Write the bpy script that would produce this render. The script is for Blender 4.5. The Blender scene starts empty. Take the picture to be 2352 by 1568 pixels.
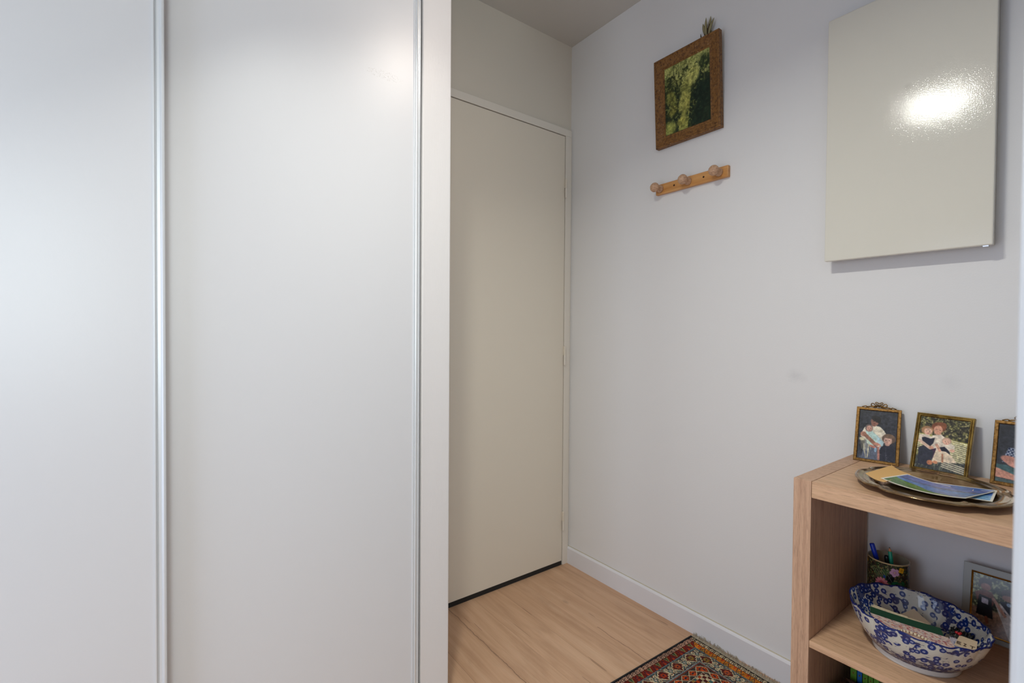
import bpy, math, random
import numpy as np
from mathutils import Vector, Matrix
random.seed(7); RNG = np.random.default_rng(11)
PI = math.pi
SC = bpy.context.scene
COL = SC.collection

# ------------------------------------------------------------------ helpers
def lin(c):
    r = []
    for v in c[:3]:
        v = v / 255.0
        r.append(v / 12.92 if v <= 0.04045 else ((v + 0.055) / 1.055) ** 2.4)
    return (r[0], r[1], r[2], 1.0)

class MB:
    def __init__(s): s.v = []; s.f = []
    def add(s, vs, fs):
        o = len(s.v); s.v += [tuple(map(float, p)) for p in vs]; s.f += [tuple(i + o for i in f) for f in fs]; return s
    def box(s, x0, x1, y0, y1, z0, z1):
        return s.add([(x0,y0,z0),(x1,y0,z0),(x1,y1,z0),(x0,y1,z0),(x0,y0,z1),(x1,y0,z1),(x1,y1,z1),(x0,y1,z1)],
                     [(0,3,2,1),(4,5,6,7),(0,1,5,4),(1,2,6,5),(2,3,7,6),(3,0,4,7)])
    def hexa(s, P):   # 8 points, bottom four then top four, counter-clockwise
        return s.add(P, [(0,3,2,1),(4,5,6,7),(0,1,5,4),(1,2,6,5),(2,3,7,6),(3,0,4,7)])
    def lathe(s, prof, n=32, o=(0,0,0), axis=(0,0,1), rfun=None, caps=True):
        # prof: list of (r, h) along the axis
        a = Vector(axis).normalized(); t = Vector((1,0,0)) if abs(a.x) < .9 else Vector((0,1,0))
        u = a.cross(t).normalized(); w = a.cross(u); o = Vector(o)
        vs = []; fs = []; m = len(prof)
        for i in range(n):
            th = 2*PI*i/n
            for k, (r, h) in enumerate(prof):
                rr = r*(rfun(th, k) if rfun else 1)
                vs.append(o + a*h + u*rr*math.cos(th) + w*rr*math.sin(th))
        for i in range(n):
            j = (i+1) % n
            for k in range(m-1): fs.append((i*m+k, i*m+k+1, j*m+k+1, j*m+k))
        if caps and prof[0][0] > 1e-6: fs.append(tuple(i*m for i in range(n)))
        if caps and prof[-1][0] > 1e-6: fs.append(tuple(i*m+m-1 for i in reversed(range(n))))
        return s.add(vs, fs)
    def tube(s, pts, rad, n=8, caps=True):
        pts = [Vector(p) for p in pts]; vs = []; fs = []; N = len(pts)
        rs = rad if isinstance(rad, (list, tuple)) else [rad]*N
        prev = None
        for i, p in enumerate(pts):
            d = (pts[min(i+1, N-1)] - pts[max(i-1, 0)]).normalized()
            if prev is None:
                t = Vector((0,0,1)) if abs(d.z) < .9 else Vector((1,0,0)); u = d.cross(t).normalized()
            else:
                u = (prev - d*prev.dot(d)).normalized()
            prev = u; w = d.cross(u)
            for k in range(n):
                th = 2*PI*k/n; vs.append(p + (u*math.cos(th) + w*math.sin(th))*rs[i])
        for i in range(N-1):
            for k in range(n):
                k2 = (k+1) % n; fs.append((i*n+k, i*n+k2, (i+1)*n+k2, (i+1)*n+k))
        if caps: fs += [tuple(reversed(range(n))), tuple((N-1)*n+k for k in range(n))]
        return s.add(vs, fs)
    def prism(s, poly, fn, h0, h1):   # poly 2-D, fn(a,b,h)->xyz
        n = len(poly); vs = [fn(a, b, h0) for a, b in poly] + [fn(a, b, h1) for a, b in poly]
        fs = [tuple(reversed(range(n))), tuple(range(n, 2*n))] + [(i, (i+1) % n, n+(i+1) % n, n+i) for i in range(n)]
        return s.add(vs, fs)

def wloc(p):
    l = Vector((0,0,0))
    while p is not None: l += p.location; p = p.parent
    return l

def obj(name, mb, mat, parent=None, smooth=False, bevel=0, recalc=True, seg=2):
    L = wloc(parent)
    me = bpy.data.meshes.new(name)
    me.from_pydata([(x-L.x, y-L.y, z-L.z) for x, y, z in mb.v], [], mb.f)
    if recalc:
        import bmesh
        bm = bmesh.new(); bm.from_mesh(me); bmesh.ops.recalc_face_normals(bm, faces=bm.faces); bm.to_mesh(me); bm.free()
    me.materials.append(mat)
    if smooth: me.polygons.foreach_set('use_smooth', [True]*len(me.polygons))
    o = bpy.data.objects.new(name, me); COL.objects.link(o)
    if parent is not None: o.parent = parent
    if bevel:
        b = o.modifiers.new('bevel', 'BEVEL'); b.width = bevel; b.segments = seg; b.limit_method = 'ANGLE'; b.angle_limit = math.radians(40)
    return o

def thing(name, label, cat, loc, group=None):
    o = bpy.data.objects.new(name, None); COL.objects.link(o); o.location = loc; o.empty_display_size = .05
    o['label'] = label; o['category'] = cat
    if group: o['group'] = group
    return o
def tag(o, label, cat, group=None):
    o['label'] = label; o['category'] = cat
    if group: o['group'] = group
    return o
def struct(o): o['kind'] = 'structure'; return o

# ------------------------------------------------------------------ materials
def new_mat(name, color=(200,200,200), rough=.5, metal=0, spec=.5, coat=0, coat_rough=.1):
    m = bpy.data.materials.new(name); m.use_nodes = True
    b = m.node_tree.nodes['Principled BSDF']
    b.inputs['Base Color'].default_value = lin(color); b.inputs['Roughness'].default_value = rough
    b.inputs['Metallic'].default_value = metal; b.inputs['Specular IOR Level'].default_value = spec
    b.inputs['Coat Weight'].default_value = coat; b.inputs['Coat Roughness'].default_value = coat_rough
    return m
class NT:
    def __init__(s, m): s.m = m; s.t = m.node_tree; s.b = s.t.nodes['Principled BSDF']
    def n(s, typ, **kw):
        x = s.t.nodes.new(typ)
        for k, v in kw.items(): setattr(x, k, v)
        return x
    def l(s, a, b): s.t.links.new(a, b)
    def val(s, sock, v):
        if hasattr(v, 'is_output') or isinstance(v, bpy.types.NodeSocket): s.l(v, sock)
        else: sock.default_value = v
    def math(s, op, a, b=None, c=None, clamp=False):
        x = s.n('ShaderNodeMath', operation=op); x.use_clamp = clamp; s.val(x.inputs[0], a)
        if b is not None: s.val(x.inputs[1], b)
        if c is not None: s.val(x.inputs[2], c)
        return x.outputs[0]
    def vmath(s, op, a, b=None):
        x = s.n('ShaderNodeVectorMath', operation=op); s.val(x.inputs[0], a)
        if b is not None: s.val(x.inputs[1], b)
        return x.outputs['Value'] if op in ('LENGTH', 'DISTANCE', 'DOT_PRODUCT') else x.outputs[0]
    def coord(s, kind='Object'): return s.n('ShaderNodeTexCoord').outputs[kind]
    def geo(s): return s.n('ShaderNodeNewGeometry').outputs['Position']
    def mapping(s, vec, scale=(1,1,1), loc=(0,0,0)):
        x = s.n('ShaderNodeMapping'); s.l(vec, x.inputs[0]); x.inputs['Scale'].default_value = scale; x.inputs['Location'].default_value = loc; return x.outputs[0]
    def noise(s, vec, scale=5, detail=4, rough=.5, dist=0):
        x = s.n('ShaderNodeTexNoise'); s.l(vec, x.inputs['Vector']); x.inputs['Scale'].default_value = scale
        x.inputs['Detail'].default_value = detail; x.inputs['Roughness'].default_value = rough; x.inputs['Distortion'].default_value = dist
        return x.outputs['Fac']
    def ramp(s, fac, stops):
        x = s.n('ShaderNodeValToRGB'); s.val(x.inputs[0], fac); e = x.color_ramp.elements
        while len(e) < len(stops): e.new(.5)
        for i, (p, c) in enumerate(stops):
            e[i].position = p; e[i].color = lin(c) if isinstance(c, tuple) else (c, c, c, 1)
        return x.outputs[0]
    def mix(s, fac, a, b, mode='MIX'):
        x = s.n('ShaderNodeMix', data_type='RGBA', blend_type=mode); s.val(x.inputs[0], fac)
        s.val(x.inputs[6], lin(a) if isinstance(a, tuple) else a); s.val(x.inputs[7], lin(b) if isinstance(b, tuple) else b); return x.outputs[2]
    def sep(s, v):
        x = s.n('ShaderNodeSeparateXYZ'); s.l(v, x.inputs[0]); return x.outputs
    def comb(s, a, b, c):
        x = s.n('ShaderNodeCombineXYZ'); s.val(x.inputs[0], a); s.val(x.inputs[1], b); s.val(x.inputs[2], c); return x.outputs[0]
    def bump(s, h, strength=.1, dist=.001):
        x = s.n('ShaderNodeBump'); s.val(x.inputs['Height'], h); x.inputs['Strength'].default_value = strength; x.inputs['Distance'].default_value = dist
        s.l(x.outputs[0], s.b.inputs['Normal'])
    def base(s, c): s.val(s.b.inputs['Base Color'], c)

def paint_mat(name, color, rough=.6, bump=.15, scale=350, smudges=(), mott=0, spec=.4):
    m = new_mat(name, color, rough, spec=spec); t = NT(m); g = t.geo()
    t.bump(t.noise(g, scale, 3, .6), bump, .001)
    c = color
    if mott:
        n = t.noise(g, 2.5, 3, .5); c = t.mix(n, tuple(max(0, v-mott) for v in color), tuple(min(255, v+mott) for v in color))
    for (p, r, col, k) in smudges:
        d = t.vmath('DISTANCE', g, p); nz = t.noise(g, 60, 4, .7)
        d2 = t.math('ADD', d, t.math('MULTIPLY', t.math('SUBTRACT', nz, .5), r*1.1))
        f = t.math('MULTIPLY', t.math('SUBTRACT', 1, t.math('DIVIDE', d2, r), clamp=True), k, clamp=True)
        c = t.mix(f, c, col)
    if c is not color: t.base(c)
    return m

M = {}
M['wall'] = paint_mat('wall_paint', (226,224,224), .62, .25, 260, smudges=[((0,-1.022,.99), .026, (176,174,178), .22), ((0,-1.045,.985), .020, (176,174,178), .16), ((0,-1.39,1.0), .026, (182,180,184), .14)])
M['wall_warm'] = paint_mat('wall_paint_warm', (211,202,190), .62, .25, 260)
M['ceil'] = paint_mat('ceiling_paint', (204,200,194), .8, .15)
M['jamb'] = paint_mat('brushed_gloss_paint', (224,220,220), .33, .0, 200)
t = NT(M['jamb']); g = t.geo(); t.bump(t.math('ADD', t.noise(t.mapping(g, (420, 420, 26)), 1, 4, .6), t.noise(t.mapping(g,(30,30,45)),1,2,.5)), .22, .0012)
M['door'] = paint_mat('door_satin_paint', (220,210,196), .42, .12, 500)
M['trim'] = paint_mat('trim_satin_paint', (222,214,204), .4, .1, 300)
M['bb'] = paint_mat('baseboard_paint', (224,222,226), .4, .05, 300)
M['caulk'] = new_mat('old_caulk', (186,176,154), .7)
M['dark'] = new_mat('dark_gap', (30,26,24), .9)

# wardrobe laminate, with a faint scuff of tiny scratches
m = new_mat('white_laminate', (215,214,217), .36, spec=.8); t = NT(m); g = t.geo()
t.bump(t.noise(t.mapping(g, (1,1,.6)), 420, 3, .6), .12, .0006)
s_ = t.sep(g)
dx = t.math('DIVIDE', t.math('ADD', s_[0], 1.118), .055); dz = t.math('DIVIDE', t.math('ADD', t.math('SUBTRACT', s_[2], 1.807), t.math('MULTIPLY', t.math('ADD', s_[0], 1.118), -.0)), .012)
e1 = t.math('SUBTRACT', 1, t.math('SQRT', t.math('ADD', t.math('MULTIPLY', dx, dx), t.math('MULTIPLY', dz, dz))), clamp=True)
sp = t.math('GREATER_THAN', t.noise(g, 380, 2, .8), .61)
f = t.math('MULTIPLY', t.math('MULTIPLY', t.math('GREATER_THAN', e1, .05), sp), .38)
t.base(t.mix(f, (215,214,217), (120,112,104)))
M['laminate'] = m
M['alu'] = new_mat('satin_aluminium', (218,220,224), .36, .25)
M['chrome'] = new_mat('brushed_steel', (200,200,200), .25, 1)

# laminate floor: boards run away from the camera
m = new_mat('oak_laminate_floor', (176,138,108), .42, spec=.35); t = NT(m); g = t.geo(); s_ = t.sep(g)
bw = .125
u = t.math('DIVIDE', t.math('ADD', s_[0], .675+bw*20), bw); idx = t.math('FLOOR', u); fr = t.math('FRACT', u)
w = t.n('ShaderNodeTexWhiteNoise', noise_dimensions='1D'); t.l(idx, w.inputs['W']); rnd = w.outputs['Value']
yo = t.math('ADD', s_[1], t.math('MULTIPLY', rnd, 3.7))
v2 = t.math('FRACT', t.math('DIVIDE', t.math('ADD', t.math('ADD', s_[1], t.math('MULTIPLY', rnd, .4)), 1.22), 2.2))
vec = t.comb(t.math('ADD', s_[0], t.math('MULTIPLY', idx, 3.1)), yo, 0)
g1 = t.noise(t.mapping(vec, (34, 2.2, 1)), 1, 5, .55, .6)
g2 = t.noise(t.mapping(vec, (300, 9, 1)), 1, 3, .6)
g3 = t.noise(t.mapping(vec, (7, 1.1, 1)), 1, 3, .5, .8)
c = t.ramp(g1, [(.25, (198,158,126)), (.5, (220,180,148)), (.75, (232,196,165))])
c = t.mix(t.math('MULTIPLY', g2, .62), c, (178,138,106), 'MIX')
c = t.mix(t.math('MULTIPLY', t.math('SUBTRACT', g3, .35, clamp=True), .9), c, (160,122,94))
g4 = t.noise(t.mapping(vec, (11, 3.4, 1)), 1, 4, .6, .5)
c = t.mix(t.math('MULTIPLY', t.math('SUBTRACT', g4, .5, clamp=True), 1.3), c, (146,108,82))
c = t.mix(t.math('MULTIPLY', rnd, .18), c, (190,148,116))
kn = t.n('ShaderNodeTexVoronoi'); t.l(t.mapping(vec, (5.5, 2.6, 1)), kn.inputs['Vector']); kn.inputs['Scale'].default_value = 1
kf = t.math('SUBTRACT', 1, t.math('DIVIDE', kn.outputs['Distance'], .07), clamp=True)
c = t.mix(t.math('MULTIPLY', kf, .55), c, (96,66,46))
ck = t.math('GREATER_THAN', t.noise(t.mapping(vec, (60, 3.0, 1)), 1, 2, .5, .3), .735)
c = t.mix(t.math('MULTIPLY', ck, .35), c, (92,66,48))
e = t.math('MINIMUM', fr, t.math('SUBTRACT', 1, fr)); s1 = t.math('SUBTRACT', 1, t.math('DIVIDE', e, .009), clamp=True)
e2 = t.math('MINIMUM', v2, t.math('SUBTRACT', 1, v2)); s2 = t.math('SUBTRACT', 1, t.math('DIVIDE', e2, .0011), clamp=True)
w5 = t.n('ShaderNodeTexWhiteNoise', noise_dimensions='1D'); t.l(t.math('ROUND', u), w5.inputs['W'])
s1 = t.math('MULTIPLY', s1, t.math('ADD', .25, t.math('MULTIPLY', w5.outputs['Value'], .6)))
def crack(x0, y0, y1, wd, seed):
    wob = t.math('MULTIPLY', t.math('SUBTRACT', t.noise(t.mapping(t.comb(0, s_[1], seed), (1, 1, 1)), 16, 3, .6), .5), .016)
    dd = t.math('ABSOLUTE', t.math('SUBTRACT', t.math('SUBTRACT', s_[0], x0), wob))
    wv = t.math('MULTIPLY', t.noise(t.comb(seed, s_[1], 0), 30, 2, .6), wd*2)
    k = t.math('SUBTRACT', 1, t.math('DIVIDE', dd, wv), clamp=True)
    return t.math('MULTIPLY', k, t.math('MULTIPLY', t.math('LESS_THAN', s_[1], y0), t.math('GREATER_THAN', s_[1], y1)))
cr = t.math('MAXIMUM', crack(-.6705, .2, -1.1, .0024, 1.7), crack(-.2700, -.45, -.80, .0022, 5.2))
sm = t.math('MAXIMUM', t.math('MAXIMUM', s1, s2), t.math('MULTIPLY', cr, 1.0))
c = t.mix(t.math('MULTIPLY', sm, .75), c, (92,66,50)); t.base(c)
t.bump(t.math('SUBTRACT', t.math('MULTIPLY', g2, .3), sm), .3, .0008)
M['floor'] = m

def oak(name, axis, base=(200,165,130), dark=(164,124,92), streak=.5, pink=0):
    m = new_mat(name, base, .5, spec=.35); t = NT(m); g = t.coord()
    lo = 3.0; hi = 120.0
    sc = [hi, hi, hi]; sc[axis] = lo
    a = t.noise(t.mapping(g, tuple(sc)), 1, 4, .55, .3)
    sc2 = [v*8 for v in (hi, hi, hi)]; sc2[axis] = 26
    b = t.noise(t.mapping(g, tuple(sc2)), 1, 3, .6)
    sc3 = [14, 14, 14]; sc3[axis] = 1.0
    d = t.noise(t.mapping(g, tuple(sc3)), 1, 3, .5)
    c = t.ramp(a, [(.3, dark), (.52, base), (.8, tuple(min(255, v+12) for v in base))])
    c = t.mix(t.math('MULTIPLY', t.math('GREATER_THAN', b, .57), streak), c, tuple(int(v*.72) for v in dark))
    c = t.mix(t.math('MULTIPLY', d, .35), c, tuple(int(v*.93) for v in dark)); t.base(c)
    t.bump(b, .15, .0004)
    return m
M['oak_z'] = oak('oak_foil_upright', 2, (204,166,138), (182,144,118), .5)
M['oak_y'] = oak('oak_foil_lengthwise', 1, (214,174,140), (192,152,120), .5)
M['oak_in'] = oak('oak_foil_inner', 2, (196,160,122), (164,126,92), .15)

M['cream_panel'] = new_mat('cream_enamel', (220,215,203), .085, spec=.3)
t = NT(M['cream_panel']); g = t.geo(); t.bump(t.noise(g, 380, 2, .5), .14, .0009); dd_ = t.vmath('DISTANCE', g, (-.05, -1.3057, 1.7647)); t.base(t.mix(t.math('MULTIPLY', t.math('SUBTRACT', 1, t.math('DIVIDE', dd_, .011), clamp=True), .22), (220,215,203), (150,144,132)))
M['cream_edge'] = new_mat('cream_enamel_edge', (178,170,154), .4)

# worn gilded wood
m = new_mat('worn_gilt_wood', (120,78,36), .5, spec=.4); t = NT(m); g = t.coord()
a = t.noise(g, 110, 6, .75, .4); b = t.noise(g, 22, 4, .6)
c = t.ramp(a, [(.36, (62,40,20)), (.47, (124,82,38)), (.58, (150,106,54)), (.68, (106,70,34))])
c = t.mix(t.math('MULTIPLY', b, .4), c, (92,58,28))
c = t.mix(t.math('GREATER_THAN', t.noise(g, 150, 5, .75, .5), .64), c, (180,150,116)); t.base(c)
t.bump(a, .6, .002); M['gilt'] = m
m = new_mat('varnished_pine', (200,138,72), .35, spec=.5); t = NT(m); g = t.coord()
a = t.noise(t.mapping(g, (60, 5, 60)), 1, 4, .6, .4)
t.base(t.ramp(a, [(.3, (186,126,68)), (.55, (206,150,90)), (.8, (218,166,108))])); M['pine'] = m
m = new_mat('bare_beech', (176,136,108), .55); t = NT(m); g = t.coord()
a = t.noise(t.mapping(g, (40, 160, 500)), 1, 3, .6, .6)
t.base(t.ramp(a, [(.35, (160,120,94)), (.5, (196,156,124)), (.7, (206,168,138))])); M['beech'] = m
M['screw'] = new_mat('dark_screw', (60,38,26), .4, .6)
# brass
def brass(name, c1, c2, rough=.35, sc=200):
    m = new_mat(name, c1, rough, .9); t = NT(m); g = t.coord()
    t.base(t.mix(t.ramp(t.noise(g, sc, 4, .6), [(.4, 0.0), (.62, 1.0)]), c1, c2)); t.bump(t.noise(g, sc*2, 3, .6), .2, .0005); return m
M['brass_old'] = brass('aged_brass', (132,98,54), (88,62,32), .42)
M['brass'] = brass('polished_brass', (150,122,64), (104,80,40), .25, 60)
M['gold'] = brass('gold_edge', (190,146,66), (150,110,50), .25, 60)
M['tray'] = brass('tarnished_silver_plate', (164,138,102), (124,98,66), .16, 30)
M['backing'] = new_mat('black_card_backing', (34,30,28), .8)
M['paper'] = new_mat('white_paper', (232,226,212), .6)
M['cream_paper'] = new_mat('cream_paper', (226,212,184), .6)
M['manila'] = new_mat('manila_paper', (226,178,110), .6)
M['acrylic'] = new_mat('frosted_acrylic', (150,148,140), .3, spec=.4)
M['green_cover'] = new_mat('dark_green_cover', (22,62,44), .35)
M['ink'] = new_mat('brown_ink', (84,66,58), .7)
M['blue_pl'] = new_mat('blue_plastic', (24,58,190), .3); M['navy_pl'] = new_mat('navy_plastic', (20,24,60), .35)
M['black_pl'] = new_mat('black_plastic', (18,18,20), .35); M['teal_pl'] = new_mat('teal_lacquer', (20,150,118), .4)
M['pencil_wood'] = new_mat('pencil_wood', (206,140,100), .7); M['graphite'] = new_mat('graphite', (30,28,28), .5)
M['bk_green'] = new_mat('green_book_cloth', (96,148,40), .5); M['bk_blue'] = new_mat('blue_book_cloth', (28,104,176), .5)
M['gold_foil'] = new_mat('gold_foil', (210,180,90), .4, .6)
m = new_mat('dark_wicker', (58,34,22), .8); t = NT(m); g = t.coord()
t.base(t.ramp(t.noise(g, 240, 3, .7), [(.35, (34,20,12)), (.65, (88,54,34))])); M['wicker'] = m
M['fringe'] = new_mat('rug_cotton', (178,166,146), .9)
M['leaf'] = new_mat('dried_leaf', (150,140,102), .7); M['leaf_dark'] = new_mat('dried_leaf_dark', (86,70,44), .8)
M['stem'] = new_mat('dry_stem', (58,42,28), .8)
M['bead'] = new_mat('ivory_cord', (228,212,186), .5); M['bead_brown'] = new_mat('brown_band', (110,62,34), .5)
M['berry'] = new_mat('red_berry', (170,24,34), .35); M['lens'] = new_mat('lamp_lens', (255,240,220), .5)
M['lampbody'] = new_mat('lamp_body_paint', (230,230,228), .4)
b = M['lens'].node_tree.nodes['Principled BSDF']; b.inputs['Emission Color'].default_value = (1, .86, .68, 1); b.inputs['Emission Strength'].default_value = 1

def canvas_mat(name, rough=.3, spec=.5, coat=0):
    m = new_mat(name, (200,200,200), rough, spec=spec, coat=coat); t = NT(m)
    a = t.n('ShaderNodeAttribute'); a.attribute_name = 'Col'; t.base(a.outputs['Color']); return m
M['print'] = canvas_mat('photographic_print', .22); M['oil'] = canvas_mat('old_print', .55, .3); M['card'] = canvas_mat('printed_card', .5)
M['glaze'] = canvas_mat('painted_glaze', .18)
M['rug'] = canvas_mat('wool_pile', .95, .1)

# ------------------------------------------------------------------ painting on colour grids
def fnoise(h, w, cells, seed=0, oct=4):
    r = np.random.default_rng(seed); out = np.zeros((h, w)); amp = 1; tot = 0
    for k in range(oct):
        c = cells*2**k; cy = max(2, int(c*h/max(h, w))+2); cx = max(2, int(c*w/max(h, w))+2)
        gmap = r.random((cy+1, cx+1)); yy = np.linspace(0, cy-1e-3, h); xx = np.linspace(0, cx-1e-3, w)
        y0 = yy.astype(int); x0 = xx.astype(int); fy = (yy-y0)[:, None]; fx = (xx-x0)[None, :]
        fy = fy*fy*(3-2*fy); fx = fx*fx*(3-2*fx)
        a = gmap[y0][:, x0]*(1-fy)*(1-fx)+gmap[y0+1][:, x0]*fy*(1-fx)+gmap[y0][:, x0+1]*(1-fy)*fx+gmap[y0+1][:, x0+1]*fy*fx
        out += a*amp; tot += amp; amp *= .55
    return out/tot
class Cv:
    def __init__(s, w, h, col):
        s.w = w; s.h = h; s.a = np.ones((h, w, 3))*np.array(col, float)
        s.V, s.U = np.meshgrid((np.arange(h)+.5)/h, (np.arange(w)+.5)/w, indexing='ij')
    def put(s, mask, col, k=1):
        m = (np.clip(mask, 0, 1)*k)[..., None]; s.a = s.a*(1-m)+np.array(col, float)*m; return s
    def ell(s, u, v, ru, rv, col, rot=0, k=1, soft=.15):
        c, d = math.cos(rot), math.sin(rot); asp = s.h/s.w
        x = (s.U-u); y = (s.V-v)*asp; X = (x*c+y*d)/ru; Y = (-x*d+y*c)/(rv*asp)
        r = np.sqrt(X*X+Y*Y); return s.put((1-r)/soft+.5, col, k)
    def poly(s, pts, col, k=1):
        m = np.zeros((s.h, s.w), bool); n = len(pts)
        for i in range(n):
            (x0, y0), (x1, y1) = pts[i], pts[(i+1) % n]
            if y0 == y1: continue
            c = ((s.V >= min(y0, y1)) & (s.V < max(y0, y1))); xi = x0+(s.V-y0)*(x1-x0)/(y1-y0); m ^= (c & (s.U < xi))
        return s.put(m.astype(float), col, k)
    def line(s, u0, v0, u1, v1, w, col, k=1):
        asp = s.h/s.w; ax, ay, bx, by = u0, v0*asp, u1, v1*asp; dx, dy = bx-ax, by-ay; L = dx*dx+dy*dy+1e-9
        tt = np.clip(((s.U-ax)*dx+(s.V*asp-ay)*dy)/L, 0, 1); d = np.hypot(s.U-ax-tt*dx, s.V*asp-ay-tt*dy)
        return s.put((w-d)/(1.5/s.w)+.5, col, k)
    def mott(s, amt, cells=10, seed=1):
        n = (fnoise(s.h, s.w, cells, seed)-.5)[..., None]; s.a = np.clip(s.a*(1+n*amt*2), 0, 255); return s

def grid_mesh(name, img, pos, mat, parent=None, close_u=False, smooth=True):
    """img (h,w,3) sRGB 0..255, row 0 at v=0; pos(U,V)->(x,y,z) arrays"""
    h, w = img.shape[:2]
    if close_u: us = np.arange(w)/w
    else: us = np.linspace(0, 1, w)
    V, U = np.meshgrid(np.linspace(0, 1, h), us, indexing='ij')
    x, y, z = pos(U, V); L = wloc(parent)
    co = np.stack([x-L.x, y-L.y, z-L.z], -1).reshape(-1, 3)
    I = np.arange(h*w).reshape(h, w)
    if close_u: A = I[:-1]; B = np.roll(I, -1, 1)[:-1]; Cc = np.roll(I, -1, 1)[1:]; D = I[1:]
    else: A = I[:-1, :-1]; B = I[:-1, 1:]; Cc = I[1:, 1:]; D = I[1:, :-1]
    q = np.stack([A, D, Cc, B], -1).reshape(-1, 4)
    me = bpy.data.meshes.new(name); me.vertices.add(len(co)); me.vertices.foreach_set('co', co.ravel().astype('f'))
    me.loops.add(q.size); me.loops.foreach_set('vertex_index', q.ravel().astype('i'))
    me.polygons.add(len(q)); me.polygons.foreach_set('loop_start', (np.arange(len(q))*4).astype('i'))
    me.polygons.foreach_set('loop_total', np.full(len(q), 4, 'i'))
    me.update(calc_edges=True)
    if smooth: me.polygons.foreach_set('use_smooth', np.ones(len(q), bool))
    c = np.clip(img/255., 0, 1); c = np.where(c <= .04045, c/12.92, ((c+.055)/1.055)**2.4).reshape(-1, 3)
    at = me.color_attributes.new('Col', 'FLOAT_COLOR', 'POINT')
    at.data.foreach_set('color', np.concatenate([c, np.ones((len(c), 1))], 1).ravel().astype('f'))
    me.materials.append(mat); me.update()
    o = bpy.data.objects.new(name, me); COL.objects.link(o)
    if parent is not None: o.parent = parent
    return o

# ================================================================== THE ROOM
H = 2.5; YW = -.45            # ceiling height; wardrobe front
XL = -2.9; YR = -3.3
o = struct(obj('floor', MB().box(XL-.1, .1, YR-.1, .75, -.05, 0), M['floor']))
struct(obj('ceiling', MB().box(XL-.1, .1, YR-.1, .75, H, H+.05), M['ceil']))
struct(obj('wall_right', MB().box(0, .1, YR-.1, .75, 0, H), M['wall']))
# wall with the door (opening x -.875..-.005, z..2.095)
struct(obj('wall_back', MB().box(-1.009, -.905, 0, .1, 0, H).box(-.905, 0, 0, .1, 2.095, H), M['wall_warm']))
struct(obj('wall_dark_backing', MB().box(-1.2, 0, .7, .75, 0, H).box(-1.2, -1.15, .1, .7, 0, H), M['dark']))  # unseen dark walls, added so no light leaks in behind the door
# return wall at the end of the wardrobe: its brushed end is the jamb the photo shows
struct(obj('wall_left', MB().box(-1.007, -.9146, YW, 0, 0, H), M['jamb'], bevel=.004))
# far left side of the corridor and the daylit room behind the camera
sy0, sy1, sz0, sz1 = -1.60, -.62, .05, 1.80
struct(obj('wall_side', MB().box(XL-.1, XL, YR, sy0, 0, H).box(XL-.1, XL, sy1, .1, 0, H).box(XL-.1, XL, sy0, sy1, 0, sz0).box(XL-.1, XL, sy0, sy1, sz1, H), M['wall']))
wz0, wz1, wx0, wx1 = .85, 2.15, -2.78, -1.98
rear = MB().box(XL, wx0, YR-.1, YR, 0, H).box(wx1, 0, YR-.1, YR, 0, H).box(wx0, wx1, YR-.1, YR, 0, wz0).box(wx0, wx1, YR-.1, YR, wz1, H)
struct(obj('wall_rear', rear, M['wall']))
def win_frame(name, fn, a0, a1, z0, z1):
    wf = MB()
    for p, q, r, s_ in ((a0, a0+.05, z0, z1), (a1-.05, a1, z0, z1), (a0+.05, a1-.05, z0, z0+.06), (a0+.05, a1-.05, z1-.05, z1)):
        (x0, x1, y0, y1) = fn(p, q); wf.box(x0, x1, y0, y1, r, s_)
    return struct(obj(name, wf, M['trim']))
win_frame('window_1', lambda p, q: (p, q, YR-.07, YR-.02), wx0, wx1, wz0, wz1)
win_frame('window_2', lambda p, q: (XL-.07, XL-.02, p, q), sy0, sy1, sz0, sz1)
# near wall end on the right edge of the picture (the opening the camera stands in)
M['wall_toned'] = paint_mat('wall_paint_toned_down', (198,201,208), .5, .15)  # wall colour darkened and blued to offset strong side-window light
struct(obj('wall_front', MB().box(-1.072, 0, -1.75, -1.628, 0, H), M['wall_toned'], bevel=.004))
struct(obj('baseboard_right', MB().prism([(0,0),(.012,0),(.012,.074),(.009,.079),(.006,.081),(0,.081)], lambda a, b, h: (-a, h, b), -1.625, -.001), M['bb']))
struct(obj('trim_1', MB().prism([(0,.0809),(.003,.0809),(.0012,.0825),(0,.083)], lambda a, b, h: (-a, h, b), -1.625, -.001), M['caulk']))

# door and frame
dx0, dx1, dz1 = -.872, -.0475, 2.058
d = MB()
d.box(dx1+.0035, -.008, -.012, .0, 0, 2.0615).box(-.905, dx0-.0035, -.012, .0, 0, 2.0615).box(-.905, -.008, -.012, .0, 2.0615, 2.095)
d.box(dx1+.0035, -.008, .0, .1, 0, 2.0615).box(-.905, dx0-.0035, .0, .1, 0, 2.0615).box(-.905, -.008, 0, .1, 2.0615, 2.095)
fr = struct(obj('trim_2', d, M['trim'], bevel=.0015))
struct(obj('trim_3', MB().box(-.0085, -.0005, -.006, .02, .08, 2.0948), M['trim']))
struct(obj('trim_4', MB().box(dx1-.012, dx1+.0034, .040, .0999, 0, 2.0614).box(dx0-.0034, dx0+.012, .040, .0999, 0, 2.0614).box(dx0, dx1, .040, .0999, dz1-.012, 2.0614), M['dark']))
door = struct(obj('door_1', MB().box(dx0, dx1, -.0095, .030, .021, dz1), M['door'], bevel=.0012))
obj('draught_strip', MB().box(dx0+.001, dx1-.001, -.0085, .012, .0008, .0212), M['dark'], door)
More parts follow.
